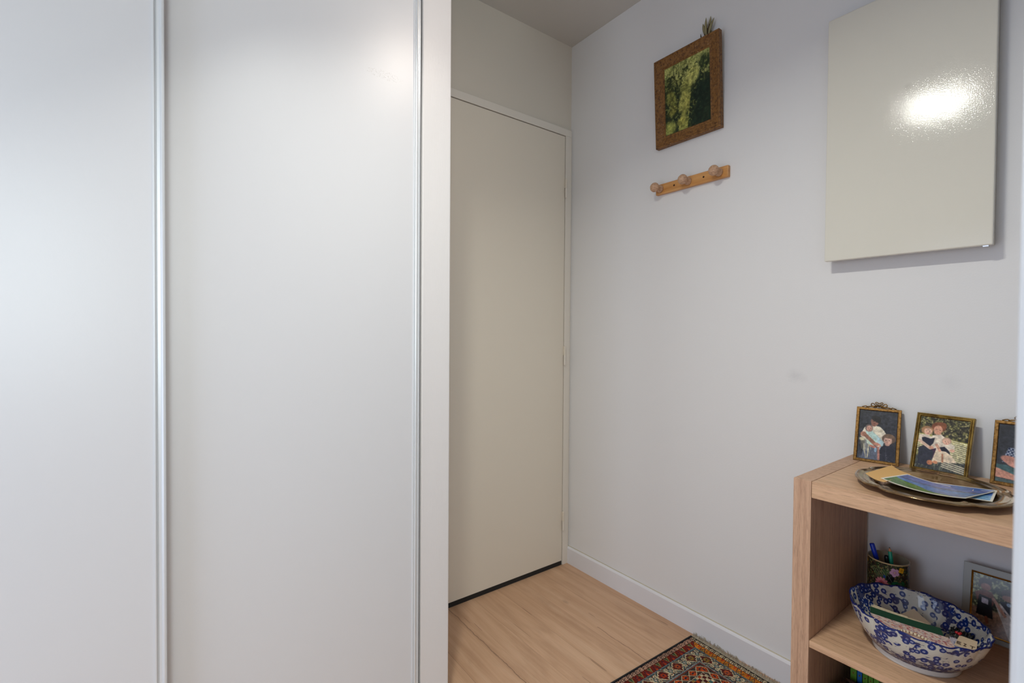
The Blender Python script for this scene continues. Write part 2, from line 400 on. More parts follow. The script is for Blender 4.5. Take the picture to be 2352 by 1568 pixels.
for z0 in (1.768, .970, .172):
    hb = MB(); x, y = -.0455, -.017
    hb.lathe([(.0055,z0+.044),(.0055,z0+.0875),(.003,z0+.0905),(0,z0+.0905)], 16, (x, y, 0)); hb.box(dx1-.003, x, y+.004, -.009, z0+.046, z0+.088)
    hg = obj('hinge', hb, M['door'], door, smooth=False)
    hb = MB().lathe([(0,z0-.004),(.0035,z0-.003),(.0052,z0),(.0052,z0+.0432)], 16, (x, y, 0)); hb.box(x, x+.006, y+.004, -.011, z0, z0+.042)
    obj('hinge_pin', hb, M['trim'], fr)

# ================================================================== WARDROBE
wd = thing('sliding_wardrobe', 'tall white sliding-door wardrobe with aluminium edge profiles left of the doorway', 'wardrobe', (-2.0, YW, 0))
def profile(name, x, y, parent, mirror=False):
    # vertical aluminium grip profile; cross-section in (a to the right, b out of the door)
    P = [(-.0015,-.006),(-.0015,.0025),(0,.003),(.0022,.003),(.0027,-.0015),(.0056,-.0022),(.0062,.001),(.0112,.0018),(.0122,.0042),(.0150,.0056),(.0178,.0052),(.0192,.0035),(.0192,-.020),(.0,-.020)]
    s = -1 if mirror else 1
    return obj(name, MB().prism(P, lambda a, b, h: (x+a*s, y-b, h), .022, H-.02), M['alu'], parent)
dr = obj('door', MB().box(-1.64, -1.0345, YW-.001, YW+.018, .03, H-.025), M['laminate'], wd)
P = [(0,-.012),(0,.0035),(.0028,.0042),(.0038,.0022),(.0045,.0022),(.0052,.0050),(.0080,.0062),(.0108,.0050),(.0116,.0026),(.0150,.0026),(.0158,.0045),(.0188,.0045),(.0196,.003),(.0196,-.012)]
obj('edge_profile', MB().prism(P, lambda a, b, h: (-1.0348+a, YW-b, h), .022, H-.02), M['alu'], dr)
dl = obj('door', MB().box(-2.27, -1.6168, YW-.030, YW-.012, .03, H-.025), M['laminate'], wd)
profile('edge_profile', -1.6165, YW-.030, dl)
profile('edge_profile', -2.2695, YW-.030, dl, True)
dk = obj('door', MB().box(-2.88, -2.24, YW-.001, YW+.018, .03, H-.025), M['laminate'], wd)
profile('edge_profile', -2.861, YW-.001, dk, True)
obj('bottom_track', MB().box(-2.898, -1.011, YW-.036, YW+.03, 0, .018), M['alu'], wd)
obj('top_track', MB().box(-2.898, -1.011, YW-.036, YW+.03, H-.019, H-.001), M['alu'], wd)
obj('carcass', MB().box(-2.898, -1.011, .07, .09, .0, H-.001).box(-2.898, -2.88, YW+.031, .07, 0, H-.001).box(-1.018, -1.0085, YW+.031, .07, 0, H-.001), M['dark'], wd)
struct(obj('wall_behind', MB().box(XL, -1.009, .095, .15, 0, H), M['wall']))

# ================================================================== WALL CABINET (cream, glossy)
cb = thing('wall_cabinet', 'flat glossy cream cabinet door mounted on the right wall above the shelf', 'cabinet', (0, -1.293, 1.333))
obj('body', MB().box(-.030, -.0005, -1.466, -1.123, 1.337, 2.022), M['cream_edge'], cb, bevel=.001)
obj('door', MB().box(-.050, -.0325, -1.4695, -1.120, 1.3325, 2.026), M['cream_panel'], cb, bevel=.0025)
obj('inner_lip', MB().box(-.0325, -.030, -1.4675, -1.1215, 1.3345, 2.024), M['cream_edge'], cb)
obj('catch', MB().box(-.047, -.036, -1.462, -1.452, 1.3295, 1.3325), M['chrome'], cb)

# ================================================================== PICTURE
pic = thing('framed_picture', 'old picture in a worn brown gilt frame hung above the coat rack', 'picture', (-.02, -.642, 1.848))
lean = math.atan2(.020, .332)
def PP(a, b, d):   # a along -y from the left edge, b up, d out of the front plane (toward the room)
    y = -.5075-a; z = 1.8505+b*math.cos(lean)-d*math.sin(lean)*-1*0; x = -.0225-b*math.sin(lean)-d
    return (x, y, z)
W_, H_ = .2705, .3345; F_ = .0415
prof = [(0,-.0195),(0,-.001),(.002,.001),(.006,.0015),(.009,-.0015),(.014,-.002),(.034,-.0065),(.038,-.0055),(F_,-.009),(F_,-.0195)]
def mitre(name, prof, W, Hh, P, mat, parent, sm=False):
    mb = MB(); n = len(prof); cor = [(0,0,1,1),(W,0,-1,1),(W,Hh,-1,-1),(0,Hh,1,-1)]; vs = []
    for (a, b, sa, sb) in cor:
        for (i, dd) in prof: vs.append(P(a+sa*i, b+sb*i, dd))
    fs = []
    for k in range(4):
        k2 = (k+1) % 4
        for i in range(n):
            j = (i+1) % n; fs.append((k*n+i, k2*n+i, k2*n+j, k*n+j))
    mb.add(vs, fs); return obj(name, mb, mat, parent, smooth=sm)
mitre('frame', prof, W_, H_, PP, M['gilt'], pic)
# the picture itself: a plain generic garden print in the same dark greens and olives
cv = Cv(150, 200, (30,46,34)); U, V = cv.U, cv.V
n1 = fnoise(200, 150, 8, 3); n2 = fnoise(200, 150, 26, 4)
cv.put(((.36-V)-(n1-.5)*.35-(U-.45)*.12)/.05, (150,150,104), .95)
cv.put((n2-.52)/.06*((V > .12) & (V < .7)), (24,38,26), .75)
for (u_, v0, v1, w_) in ((.22, .02, .38, .012), (.33, .0, .3, .009), (.45, .05, .3, .007), (.86, .1, .45, .012)): cv.line(u_, v0, u_+.01, v1, w_, (70,76,50), .8)
cv.ell(.88, .16, .12, .1, (30,46,28), soft=.5, k=.8); cv.ell(.08, .30, .12, .14, (26,40,28), soft=.5, k=.8)
cv.put((fnoise(200,150,40,9)-.6)/.04*(V < .5), (58,72,40), .5)
# pale path, bushes and boulders
cv.poly([(.30,1),(.36,.78),(.46,.62),(.52,.5),(.60,.5),(.56,.64),(.54,.8),(.5,1)], (146,140,74), .8)
for (u_, v_, a_, b_, c_, r_) in ((.50,.40,.12,.16,(158,156,90),.4),(.64,.27,.13,.12,(176,172,112),.2),(.16,.48,.10,.13,(128,124,62),-.3),(.12,.9,.14,.1,(148,150,80),0),(.42,.6,.10,.14,(170,162,92),.3),(.20,.66,.12,.06,(118,112,52),-.7),(.36,.86,.08,.06,(166,158,80),.2),(.9,.86,.09,.09,(76,96,52),0),(.75,.62,.16,.2,(18,40,34),.1)):
    cv.ell(u_, v_, a_, b_, c_, r_, .8, .55)
cv.put((n2-.5)/.05*(U < .7), (60,66,30), .45); cv.put((fnoise(200,150,34,12)-.58)/.05, (170,168,100), .35*1)
cv.put(((U-.62)*3-(.9-V)*.3-(n1-.5)*1.6)/.3*(V > .42), (16,38,32), .8)
cv.mott(.35, 30, 5); L__ = cv.a.mean(-1, keepdims=True); cv.a = (L__+(cv.a-L__)*.76)*np.array([1.0,1.0,.78]); cv.a = np.where(L__ > 70, cv.a*1.22, cv.a*1.05)
grid_mesh('print', cv.a, lambda U, V: (-.0225-(F_-.003+(1-V)*(H_-2*F_+.006))*math.sin(lean)+.0100, -.5075-(F_-.003+U*(W_-2*F_+.006)), 1.8505+(F_-.003+(1-V)*(H_-2*F_+.006))*math.cos(lean)), M['oil'], pic)
# dried sprig tucked behind the frame
spg = thing('dried_sprig', 'dried olive-like leaf sprig tucked behind the top of the picture frame', 'sprig', (-.022, -.712, 2.19))
obj('stem', MB().tube([(-.006,-.708,2.16),(-.010,-.711,2.19),(-.012,-.714,2.215),(-.012,-.716,2.24)], [.0016,.0015,.0012,.0006], 6), M['stem'], spg)
def leaf(p0, p1, wd_, mat, bend=.004, tw=0.0):
    p0 = Vector(p0)+Vector((.011,0,0)); p1 = Vector(p1)+Vector((.010,0,0)); d = p1-p0; side = d.cross(Vector((math.cos(tw), math.sin(tw), 0))).normalized(); nn = d.cross(side).normalized(); mb = MB(); N = 10; vs = []
    for k in range(N+1):
        s = k/N; w_ = wd_*math.sin(PI*min(1, s*.93+.04))**.8; c_ = p0+d*s+nn*bend*math.sin(PI*s)
        vs += [c_-side*w_, c_+nn*w_*.5, c_+side*w_, c_-nn*.0004]
    fs = []
    for k in range(N):
        for j in range(4): fs.append((k*4+j, k*4+(j+1) % 4, k*4+4+(j+1) % 4, k*4+4+j))
    mb.add(vs, fs); return obj('leaf', mb, mat, spg, smooth=True)
for a in [((-.022,-.709,2.200),(-.022,-.6985,2.250),.0050,'leaf',.002,.1), ((-.024,-.714,2.19),(-.028,-.7145,2.262),.0058,'leaf',.003,-.2),
          ((-.022,-.718,2.195),(-.020,-.7275,2.264),.0050,'leaf',-.002,.2), ((-.024,-.721,2.190),(-.028,-.7455,2.246),.0056,'leaf',.006,.1),
          ((-.020,-.712,2.200),(-.018,-.7065,2.252),.0050,'leaf_dark',-.002,.5), ((-.022,-.719,2.195),(-.022,-.7370,2.238),.0046,'leaf_dark',.002,-.4),
          ((-.022,-.707,2.185),(-.020,-.713,2.232),.0048,'leaf_dark',.002,.3), ((-.022,-.714,2.185),(-.022,-.724,2.240),.0044,'leaf_dark',.002,.8),
          ((-.024,-.699,2.180),(-.026,-.6925,2.216),.0024,'leaf_dark',.003,.1), ((-.018,-.704,2.175),(-.018,-.711,2.210),.0034,'leaf_dark',.001,.6),
          ((-.018,-.722,2.18),(-.018,-.730,2.214),.0036,'leaf',.001,.2), ((-.022,-.662,2.170),(-.024,-.652,2.2015),.0020,'leaf_dark',.002,.2)]:
    leaf(a[0], a[1], a[2], M[a[3]], a[4], a[5])

# ================================================================== COAT RACK
rk = thing('coat_rack', 'wooden coat rack with three round beech knobs screwed below the picture', 'coat rack', (-.0005, -.654, 1.671))
obj('board', MB().box(-.0155, .0, -.804, -.5045, 1.6705, 1.7105), M['pine'], rk, bevel=.0025, seg=3)
for y in (-.5265, -.6495, -.772):
    pr = [(.0000,.0005),(.0140,.0005),(.0145,.0025),(.0140,.0065),(.0118,.0105),(.0098,.0155),(.0094,.0195),(.0110,.0245),(.0150,.0290),(.0176,.0335),(.0182,.0380),(.0172,.0425),(.0140,.0475),(.0090,.0508),(.0040,.0522),(0,.0525)]
    obj('knob', MB().lathe(pr, 40, (-.0155, y, 1.6915), (-1, 0, 0)), M['beech'], rk, smooth=True)
for y in (-.5885, -.7115):
    s_ = obj('screw', MB().lathe([(0,.0),(.0032,.0),(.0036,.0006),(.003,.0012),(.0016,.0008),(0,.0006)], 20, (-.0155, y, 1.6915), (-1, 0, 0)), M['screw'], rk, smooth=True)

# ================================================================== SHELF UNIT
yl, yr, xf, zt = -1.1868, -1.605, -.390, .777
sh = thing('shelf_unit', 'light oak open cube shelf unit standing against the right wall', 'shelf', (-.195, (yl+yr)/2, 0))
obj('side_panel', MB().box(xf, -.0125, yl-.0385, yl, 0, zt), M['oak_z'], sh, bevel=.0008)
obj('side_panel', MB().box(xf, -.0125, yr, yr+.0385, 0, zt), M['oak_z'], sh, bevel=.0008)
obj('top_board', MB().box(xf, -.0125, yr+.0393, yl-.0393, .7388, zt-.0004), M['oak_y'], sh, bevel=.0008)
obj('bottom_board', MB().box(xf, -.0125, yr+.0393, yl-.0393, 0, .0385), M['oak_y'], sh, bevel=.0008)
obj('middle_shelf', MB().box(xf+.0015, -.0125, yr+.0388, yl-.0388, .3862, .4020), M['oak_y'], sh, bevel=.0006)

# ---- photo frames on top
def soften(a, seed):
    h, w = a.shape[:2]; b = (a+np.roll(a, 1, 0)+np.roll(a, 1, 1)+np.roll(a, -1, 0)+np.roll(a, -1, 1))/5; b[0] = a[0]; b[-1] = a[-1]; b[:, 0] = a[:, 0]; b[:, -1] = a[:, -1]
    n = fnoise(h, w, 22, seed, 4)-.5; m = fnoise(h, w, 70, seed+1, 2)-.5
    lum = b.mean(-1, keepdims=True); b = lum+(b-lum)*.86
    return np.clip(b*(1+n[..., None]*.42+m[..., None]*.20), 0, 255)
def photo_A(seed=1):
    c = Cv(130, 190, (46,48,58)); c.mott(.45, 18, seed)
    c.put((c.V-.72)/.25, (70,78,96), .6); c.mott(.3, 40, 8)
    c.poly([(.20,.62),(.52,.60),(.56,1),(.12,1)], (92,100,122))
    c.poly([(.34,.30),(.16,.36),(.06,.54),(.22,.62),(.56,.74),(.80,.54),(.68,.40),(.56,.32)], (228,216,192))
    c.ell(.40,.27,.075,.06,(150,96,80)); c.ell(.42,.225,.105,.085,(150,98,82)); c.ell(.45,.165,.13,.06,(36,32,34), .35); c.ell(.52,.19,.06,.06,(34,30,32))
    c.ell(.39,.225,.018,.008,(70,40,36)); c.ell(.46,.235,.018,.008,(70,40,36)); c.ell(.41,.265,.03,.008,(120,60,56))
    c.ell(.60,.40,.04,.02,(206,190,160))
    c.poly([(.20,.43),(.36,.42),(.60,.56),(.66,.66),(.40,.72),(.24,.68)], (184,214,206)); c.poly([(.5,.5),(.68,.62),(.66,.72),(.5,.66)], (176,206,214))
    c.ell(.28,.37,.10,.075,(112,92,86)); c.ell(.29,.38,.078,.062,(206,150,130)); c.ell(.26,.375,.012,.006,(80,50,46)); c.ell(.32,.38,.012,.006,(80,50,46)); c.ell(.29,.41,.03,.008,(178,114,102))
    c.ell(.14,.50,.08,.05,(190,130,106)); c.line(.17,.50,.46,.68,.05,(156,104,82)); c.ell(.50,.68,.07,.035,(190,126,104))
    c.line(.34,.72,.48,.75,.03,(196,120,100)); c.ell(.48,.79,.035,.045,(140,176,206)); c.line(.58,.68,.6,.73,.025,(206,150,130)); c.ell(.62,.755,.05,.035,(150,186,214), .5)
    for k in range(9): c.line(.08+k*.025,.60+.01*(k % 3),.12+k*.028+.02*math.sin(k),.80+.03*(k % 4),.006,(214,204,166),.8)
    c.line(.3,.70,.28,.96,.012,(214,204,166)); c.line(.17,.7,.24,.97,.008,(206,196,160)); c.ell(.11,.60,.07,.035,(222,210,170),soft=.6)
    c.poly([(.60,.74),(.70,.66),(.90,.66),(.98,.80),(.96,.99),(.54,.99)], (40,42,58)); c.line(.55,.74,.57,.97,.03,(190,126,112)); c.line(.74,.72,.75,.98,.01,(60,62,80))
    c.ell(.80,.545,.175,.095,(104,80,66)); c.ell(.78,.58,.105,.085,(216,168,148)); c.ell(.8,.49,.13,.045,(120,92,72))
    c.ell(.73,.575,.014,.008,(60,40,40)); c.ell(.82,.575,.014,.008,(60,40,40)); c.ell(.77,.625,.03,.008,(188,124,110)); c.ell(.77,.66,.06,.025,(206,156,138))
    c.put((fnoise(190,130,60,5)-.72)/.04*(c.V > .85), (190,190,180), .5)
    return c.a
def photo_B():
    h, w = 190, 145; c = Cv(w, h, (58,56,38)); n = fnoise(h, w, 34, 21); n3 = fnoise(h, w, 12, 22)
    c.put((n-.5)/.05, (140,134,72), .7); c.put((n3-.5)/.1, (40,34,32), .6); c.put((fnoise(h, w, 50, 24)-.64)/.03*(c.V < .35), (222,206,130), .8)
    c.put((c.V-.36-(c.U-.5)*.08)/.02, (172,166,84)); c.put((c.V-.44)/.03, (150,146,90)); c.mott(.3, 44, 25)
    for k in range(11):
        v = .41+k*.032; c.line(.45,v-.03,1.0,v+.03+.004*k,.011,(232,218,186))
    for k in range(9): c.line(0,.36+k*.036,.22,.36+k*.036,.011,(232,218,186))
    c.put((c.V-.74-.04*np.sin(c.U*9))/.03, (62,66,66)); c.mott(.35, 60, 26)
    for k in range(60):
        u = random.random(); v = .86+random.random()*.14; c.line(u, v, u+random.uniform(-.05,.05), v-random.uniform(.04,.12), .004, random.choice([(140,150,118),(106,118,96),(176,180,150)]), .8)
    for k in range(4): c.line(.55,.80+k*.035,1.,.87+k*.035,.011,(226,212,182))
    c.poly([(.28,.36),(.44,.30),(.62,.40),(.62,.62),(.42,.78),(.28,.7)], (232,214,192)); c.poly([(.30,.62),(.40,.58),(.42,.78),(.30,.8)], (70,44,70))
    c.ell(.40,.18,.15,.095,(126,68,42)); c.ell(.45,.14,.10,.06,(146,82,50)); c.ell(.39,.235,.09,.085,(226,160,128)); c.ell(.36,.225,.012,.006,(90,50,40)); c.ell(.43,.235,.012,.006,(90,50,40)); c.ell(.39,.275,.035,.01,(198,122,104)); c.ell(.39,.30,.07,.03,(214,148,118))
    c.ell(.17,.265,.125,.08,(176,126,84)); c.ell(.19,.29,.085,.068,(232,180,150)); c.ell(.16,.285,.01,.006,(90,60,50)); c.ell(.22,.29,.01,.006,(90,60,50)); c.ell(.19,.325,.035,.012,(204,134,120))
    c.poly([(.02,.38),(.10,.35),(.30,.38),(.38,.42),(.30,.56),(.02,.50)], (234,216,194)); c.poly([(.08,.42),(.14,.40),(.26,.42),(.35,.39),(.33,.50),(.28,.56),(.12,.54)], (38,40,60))
    c.poly([(.04,.62),(.14,.56),(.28,.60),(.36,.66),(.32,.95),(.06,.92)], (48,50,66)); c.line(.04,.48,.28,.60,.035,(230,190,164)); c.ell(.30,.585,.05,.03,(226,160,130))
    c.poly([(.50,.46),(.62,.42),(.76,.50),(.76,.60),(.56,.58)], (236,220,198)); c.poly([(.46,.56),(.56,.53),(.66,.60),(.70,.67),(.50,.64)], (34,34,52))
    c.ell(.59,.42,.095,.065,(190,150,122)); c.ell(.585,.435,.08,.058,(230,176,148)); c.ell(.56,.43,.01,.006,(90,60,50)); c.ell(.62,.435,.01,.006,(90,60,50)); c.ell(.59,.47,.02,.012,(206,142,126))
    c.poly([(.40,.62),(.60,.62),(.72,.68),(.84,.80),(.60,.82),(.34,.86)], (232,208,178)); c.line(.54,.68,.56,.82,.018,(196,130,96)); c.ell(.31,.87,.06,.045,(206,124,84), .3); c.ell(.42,.85,.05,.03,(214,140,100))
    c.line(.40,.52,.48,.62,.03,(226,166,138)); c.ell(.72,.585,.05,.03,(226,170,142))
    return c.a
def photo_C():
    c = Cv(120, 180, (44,46,56)); c.mott(.4, 16, 31)
    pl = ((np.sin(c.U*90+c.V*20) > .3) ^ (np.sin(c.V*110-c.U*15) > .3)); m = (c.V > .40) & (c.V < .66) & (c.U > .22-(c.V-.4)*.4); c.put(m.astype(float), (30,44,86)); c.put((m & pl).astype(float), (206,212,222), .75)
    c.ell(.30,.62,.22,.07,(196,128,110), .3); c.ell(.36,.68,.17,.05,(214,146,128), .3); c.poly([(0,.74),(.3,.78),(1,.84),(1,.98),(.6,.95),(0,.92)], (206,140,118)); c.poly([(.0,.70),(.2,.70),(.75,.86),(.6,.9),(0,.76)], (60,96,100)); c.poly([(0,.93),(.6,.96),(1,.99),(1,1),(0,1)], (70,92,92))
    c.ell(.95,.72,.32,.16,(226,212,168)); c.ell(.62,.24,.16,.11,(60,40,30)); c.ell(.62,.28,.11,.09,(206,150,126)); c.mott(.15, 30, 33)
    return c.a
def photo_D():
    h, w = 180, 150; c = Cv(w, h, (70,74,46)); c.put((fnoise(h, w, 30, 41)-.5)/.05, (176,184,132), .8); c.put((fnoise(h, w, 14, 42)-.52)/.05*(c.U > .25), (30,32,24), .7)
    c.put((c.V-.56)/.04, (146,112,88)); c.mott(.3, 36, 43); c.poly([(.42,.44),(.72,.5),(.8,.8),(.7,1),(.5,.6)], (196,186,180)); c.poly([(.66,.5),(.98,.62),(1,1),(.78,1)], (90,80,82))
    c.ell(.24,.15,.12,.09,(60,42,36)); c.ell(.25,.21,.09,.06,(150,96,76)); c.poly([(.06,.34),(.20,.27),(.36,.27),(.44,.4),(.38,.5),(.1,.46)], (120,74,60)); c.poly([(.14,.36),(.36,.38),(.40,.72),(.10,.70)], (26,24,28)); c.poly([(.19,.40),(.31,.41),(.31,.50),(.19,.49)], (184,176,190)); c.line(.28,.72,.3,.80,.03,(150,86,60))
    c.ell(.66,.24,.14,.09,(66,50,44)); c.ell(.64,.30,.10,.05,(150,106,90)); c.poly([(.50,.38),(.76,.34),(.92,.5),(.9,.64),(.6,.56)], (44,46,62)); c.ell(.66,.40,.04,.03,(150,176,206)); c.line(.4,.38,.6,.6,.03,(190,140,120)); c.line(.52,.44,.72,.62,.02,(206,198,196)); c.line(.72,.62,.74,.9,.02,(206,198,196))
    return c.a

def easel_frame(name, label, x, y, yaw, lean, w, h, fw, img, mat, bow, depth=.008, group=None, prof=None, zb=.777):
    t_ = thing(name, label, 'photo frame', (x, y, zb), group)
    ur = Vector((math.sin(yaw), -math.cos(yaw), 0)); nb = Vector((math.cos(yaw), math.sin(yaw), 0))   # nb toward the wall
    up = nb*math.sin(lean)+Vector((0,0,1))*math.cos(lean); out = -(ur.cross(up)).normalized()
    if out.dot(nb) > 0: out = -out
    o0 = Vector((x, y, zb+.0006))
    if out.z > 0: pass
    def P(a, b, d): v = o0+ur*a+up*b+out*d; return (v.x, v.y, v.z)
    z0 = -depth
    pr = prof or [(0,z0),(0,-.0008),(.0008,0),(fw-.0015,0),(fw-.0004,-.0008),(fw,-.002),(fw,z0)]
    mitre('frame', pr, w, h, P, mat, t_)
    i = fw-.0006
    bb_ = MB().hexa([P(i*.5,i*.5,z0-.0002),P(w-i*.5,i*.5,z0-.0002),P(w-i*.5,i*.5,-.0042),P(i*.5,i*.5,-.0042),P(i*.5,h-i*.5,z0-.0002),P(w-i*.5,h-i*.5,z0-.0002),P(w-i*.5,h-i*.5,-.0042),P(i*.5,h-i*.5,-.0042)])
    obj('backing', bb_, M['backing'], t_)
    def pos(U, V):
        a = i+U*(w-2*i); b = i+(1-V)*(h-2*i); d = -.0032
        return (o0.x+ur.x*a+up.x*b+out.x*d, o0.y+ur.y*a+up.y*b+out.y*d, o0.z+ur.z*a+up.z*b+out.z*d)
    grid_mesh('photograph', img, pos, M['print'], t_)
    # strut leg behind
    b0 = P(w*.5-.014, h*.62, z0-.0006); b1 = P(w*.5+.014, h*.62, z0-.0006)
    fx = Vector(P(w*.5, h*.62, z0)); foot = Vector((min(-.0035, fx.x+nb.x*.012), fx.y+nb.y*.004, zb+.0006))
    f0 = foot-ur*.018; f1 = foot+ur*.018
    q = nb*.0016
    mb = MB().hexa([tuple(f0), tuple(f1), tuple(f1+q*.9), tuple(f0+q*.9), b0, b1, tuple(Vector(b1)+q), tuple(Vector(b0)+q)])
    obj('strut', mb, M['backing'], t_)
    if bow:
        def B(pts, r): return MB().tube([P(w*.5+a, h+b, -.003) for a, b in pts], r, 8)
        mb = MB()
        def arc(ca, cb, ra, rb, a0, a1, n=14, rot=0):
            R_ = []
            for k in range(n+1):
                th = math.radians(a0+(a1-a0)*k/n); a = ra*math.cos(th); b = rb*math.sin(th)
                R_.append((ca+a*math.cos(rot)-b*math.sin(rot), cb+a*math.sin(rot)+b*math.cos(rot)))
            return R_
        for s in (1, -1):
            for pts in ([(0,.0075),(.0030*s,.0100),(.0072*s,.0120),(.0084*s,.0150),(.0062*s,.0168),(.0036*s,.0150),(.0012*s,.0140),(0,.0128)], [(.0020*s,.0065),(.0085*s,.0080),(.0120*s,.0125),(.0155*s,.0130),(.0178*s,.0095),(.0165*s,.0060),(.0120*s,.0050),(.0030*s,.0055)],
                        [(.004*s,.003),(.012*s,.002),(.018*s,.0045),(.024*s,.0015),(.029*s,.0042),(.033*s,.003),(.038*s,.0005)],
                        [(.0*s,.006),(.008*s,.0055),(.016*s,.0035),(.022*s,.0035),(.028*s,.0006)]):
                mb.tube([P(w*.5+a, h+b, -.003) for a, b in pts], .00135, 8)
        mb.lathe([(0,-.002),(.0022,-.0015),(.003,0),(.0022,.0018),(0,.0022)], 14, P(w*.5, h+.006, -.003), tuple(out))
        obj('ribbon_bow', mb, mat, t_, smooth=True)
    return t_
easel_frame('photo_frame', 'small brass frame with ribbon bow, adult holding a baby beside a child', -.0797, -1.2095, .155, .33, .098, .1495, .0078, soften(photo_A(), 7), M['brass_old'], True)
pf = [(0,-.009),(0,-.001),(.001,0),(.003,0),(.0038,-.0016),(.0048,-.0016),(.0056,.0002),(.0072,.0002),(.0080,-.0022),(.0088,-.003),(.0088,-.009)]
easel_frame('photo_frame', 'polished ridged brass frame without bow, photo of people on a white bench', -.0635, -1.3275, -.11, .30, .1125, .1485, .0088, soften(photo_B(), 7), M['brass'], False, .009, prof=pf)
easel_frame('photo_frame', 'brass bow-topped frame cut off by the wall, photo with a checked shirt', -.0605, -1.4745, -.02, .30, .099, .1495, .0078, soften(photo_C(), 7), M['brass_old'], True)

# ---- oval tray with scalloped rim
tc = (-.2535, -1.4095); tz = .777
tr = thing('serving_tray', 'round scalloped tarnished silver tray on top of the shelf holding loose photographs', 'tray', (tc[0], tc[1], tz))
NP = 5; PH = math.radians(5)
def lobe(th): 
    x = ((th-PH)/(2*PI/NP)) % 1.0
    n = min(x, 1-x)                          # 0 at the notch
    return 1+.046*(1-math.exp(-(n/.08)**2))-.036+.012*math.exp(-((n-.16)/.06)**2)
rot = math.radians(9.4)
trp = [(.000,.0042,0),(.060,.0040,.0),(.084,.0036,.15),(.092,.0040,.35),(.096,.0060,.5),(.103,.0105,.8),(.109,.0135,.95),(.1145,.0148,1),(.120,.0152,1),(.1245,.0150,1),(.127,.0166,1),(.1300,.0162,1),(.1325,.0176,1),(.1352,.0170,1),(.1375,.0160,1),
       (.1382,.0148,1),(.1370,.0136,1),(.1330,.0140,1),(.1245,.0130,1),(.112,.0112,1),(.103,.0075,.8),(.096,.0030,.5),(.090,.0008,.3),(.070,.0006,0),(.0,.0006,0)]
ns = 240; mb = MB(); vs = []
for i in range(ns):
    th = 2*PI*i/ns
    for (r, h, k) in trp:
        rr = r*(1+(lobe(th)-1)*k)
        a = rr*1.02*math.cos(th-rot); b = rr*.965*math.sin(th-rot)
        x = a*math.cos(rot)-b*math.sin(rot); y = a*math.sin(rot)+b*math.cos(rot)
        q = ((th-PH)/(2*PI/NP)) % 1.0; q = min(q, 1-q)
        dz = (.0016*math.exp(-(q/.03)**2))*(1 if .09 < r < .135 else 0)
        vs.append((tc[0]+x, tc[1]+y, tz+h+dz))
m_ = len(trp); fs = []
for i in range(ns):
    j = (i+1) % ns
    for k in range(m_-1): fs.append((i*m_+k, i*m_+k+1, j*m_+k+1, j*m_+k))
mb.add(vs, fs); o_ = obj('tray_body', mb, M['tray'], tr, smooth=True)

# ---- photographs lying in the tray
def sheet(name, label, cat, corners, img, thick, bend, mat, group=None, edge=None, zc=None):
    """corners TL,TR,BR,BL as xyz; bend lifts the two ends"""
    TL, TR, BR, BL = [Vector(c) for c in corners]; cc = (TL+TR+BR+BL)/4
    t_ = thing(name, label, cat, tuple(cc), group)
    n = ((TR-TL).cross(BL-TL)).normalized()
    if n.z < 0: n = -n
    def pos_off(off):
        def pos(U, V):
            o = []
            for k in range(3):
                o.append(TL[k]*(1-U)*(1-V)+TR[k]*U*(1-V)+BR[k]*U*V+BL[k]*(1-U)*V+n[k]*(bend*(2*U-1)**2+off))
            return tuple(o)
        return pos
    f = grid_mesh('printed_face', img, pos_off(thick+.00015), mat, t_)
    mb = MB(); N = 16; vs = []
    for U_ in np.linspace(0, 1, N+1):
        for V_ in (0, 1):
            for off in (0, thick):
                p = pos_off(off)(U_, V_); vs.append((float(p[0]), float(p[1]), float(p[2])))
    fs = []
    for i in range(N):
        a = i*4; b = a+4; fs += [(a, b, b+1, a+1), (a+1, b+1, b+3, a+3), (a+3, b+3, b+2, a+2), (a+2, b+2, b, a)]
    fs += [(0,1,3,2), (N*4, N*4+2, N*4+3, N*4+1)]
    mb.add(vs, fs); obj('sheet', mb, edge or M['paper'], t_)
    return t_
def lake():
    c = Cv(160, 100, (92,124,178)); c.mott(.2, 16, 51); U, V = c.U, c.V
    c.put((.34+.02*np.sin(U*9)-V)/.02, (96,116,182)); c.mott(.18, 22, 52); c.put((.04-abs(V-.36-.06*U))/.02, (76,84,110), .7); c.put((V-.45)/.02*(V < .7), (86,132,196), .6)
    c.put((V-.44-.62*U-.03*np.sin(U*14))/.02, (78,120,46)); c.put((V-.6-.62*U)/.04, (66,104,38)); c.mott(.2, 40, 53)
    b = np.minimum(np.minimum(U*1.6, (1-U)*1.6), np.minimum(V, 1-V)); c.put((.045-b)/.005, (236,230,216)); return c.a
def plainphoto(col, col2, seed):
    c = Cv(110, 80, col); c.put((c.V-.5-.2*(fnoise(80,110,8,seed)-.5))/.05, col2); c.mott(.25, 24, seed)
    b = np.minimum(np.minimum(c.U*1.4, (1-c.U)*1.4), np.minimum(c.V, 1-c.V)); c.put((.05-b)/.006, (236,230,216)); return c.a
g_ = 'loose prints lying in the tray'
z_ = tz
man = np.ones((20, 20, 3))*np.array([228,180,112.])
sheet('envelope', 'manila orange paper under the left end of the photos in the tray', 'envelope', [(-.168,-1.318,z_+.0195),(-.192,-1.362,z_+.0125),(-.322,-1.345,z_+.0130),(-.302,-1.304,z_+.0195)], man, .0004, .0035, M['card'], g_, M['manila'])
sheet('photograph', 'bottom photo in the tray, its white border showing at the far right end', 'photograph', [(-.196,-1.378,z_+.0055),(-.196,-1.5055,z_+.0160),(-.292,-1.5115,z_+.0140),(-.290,-1.384,z_+.0055)], plainphoto((60,104,180),(120,170,210),61), .0004, .0004, M['print'], g_)
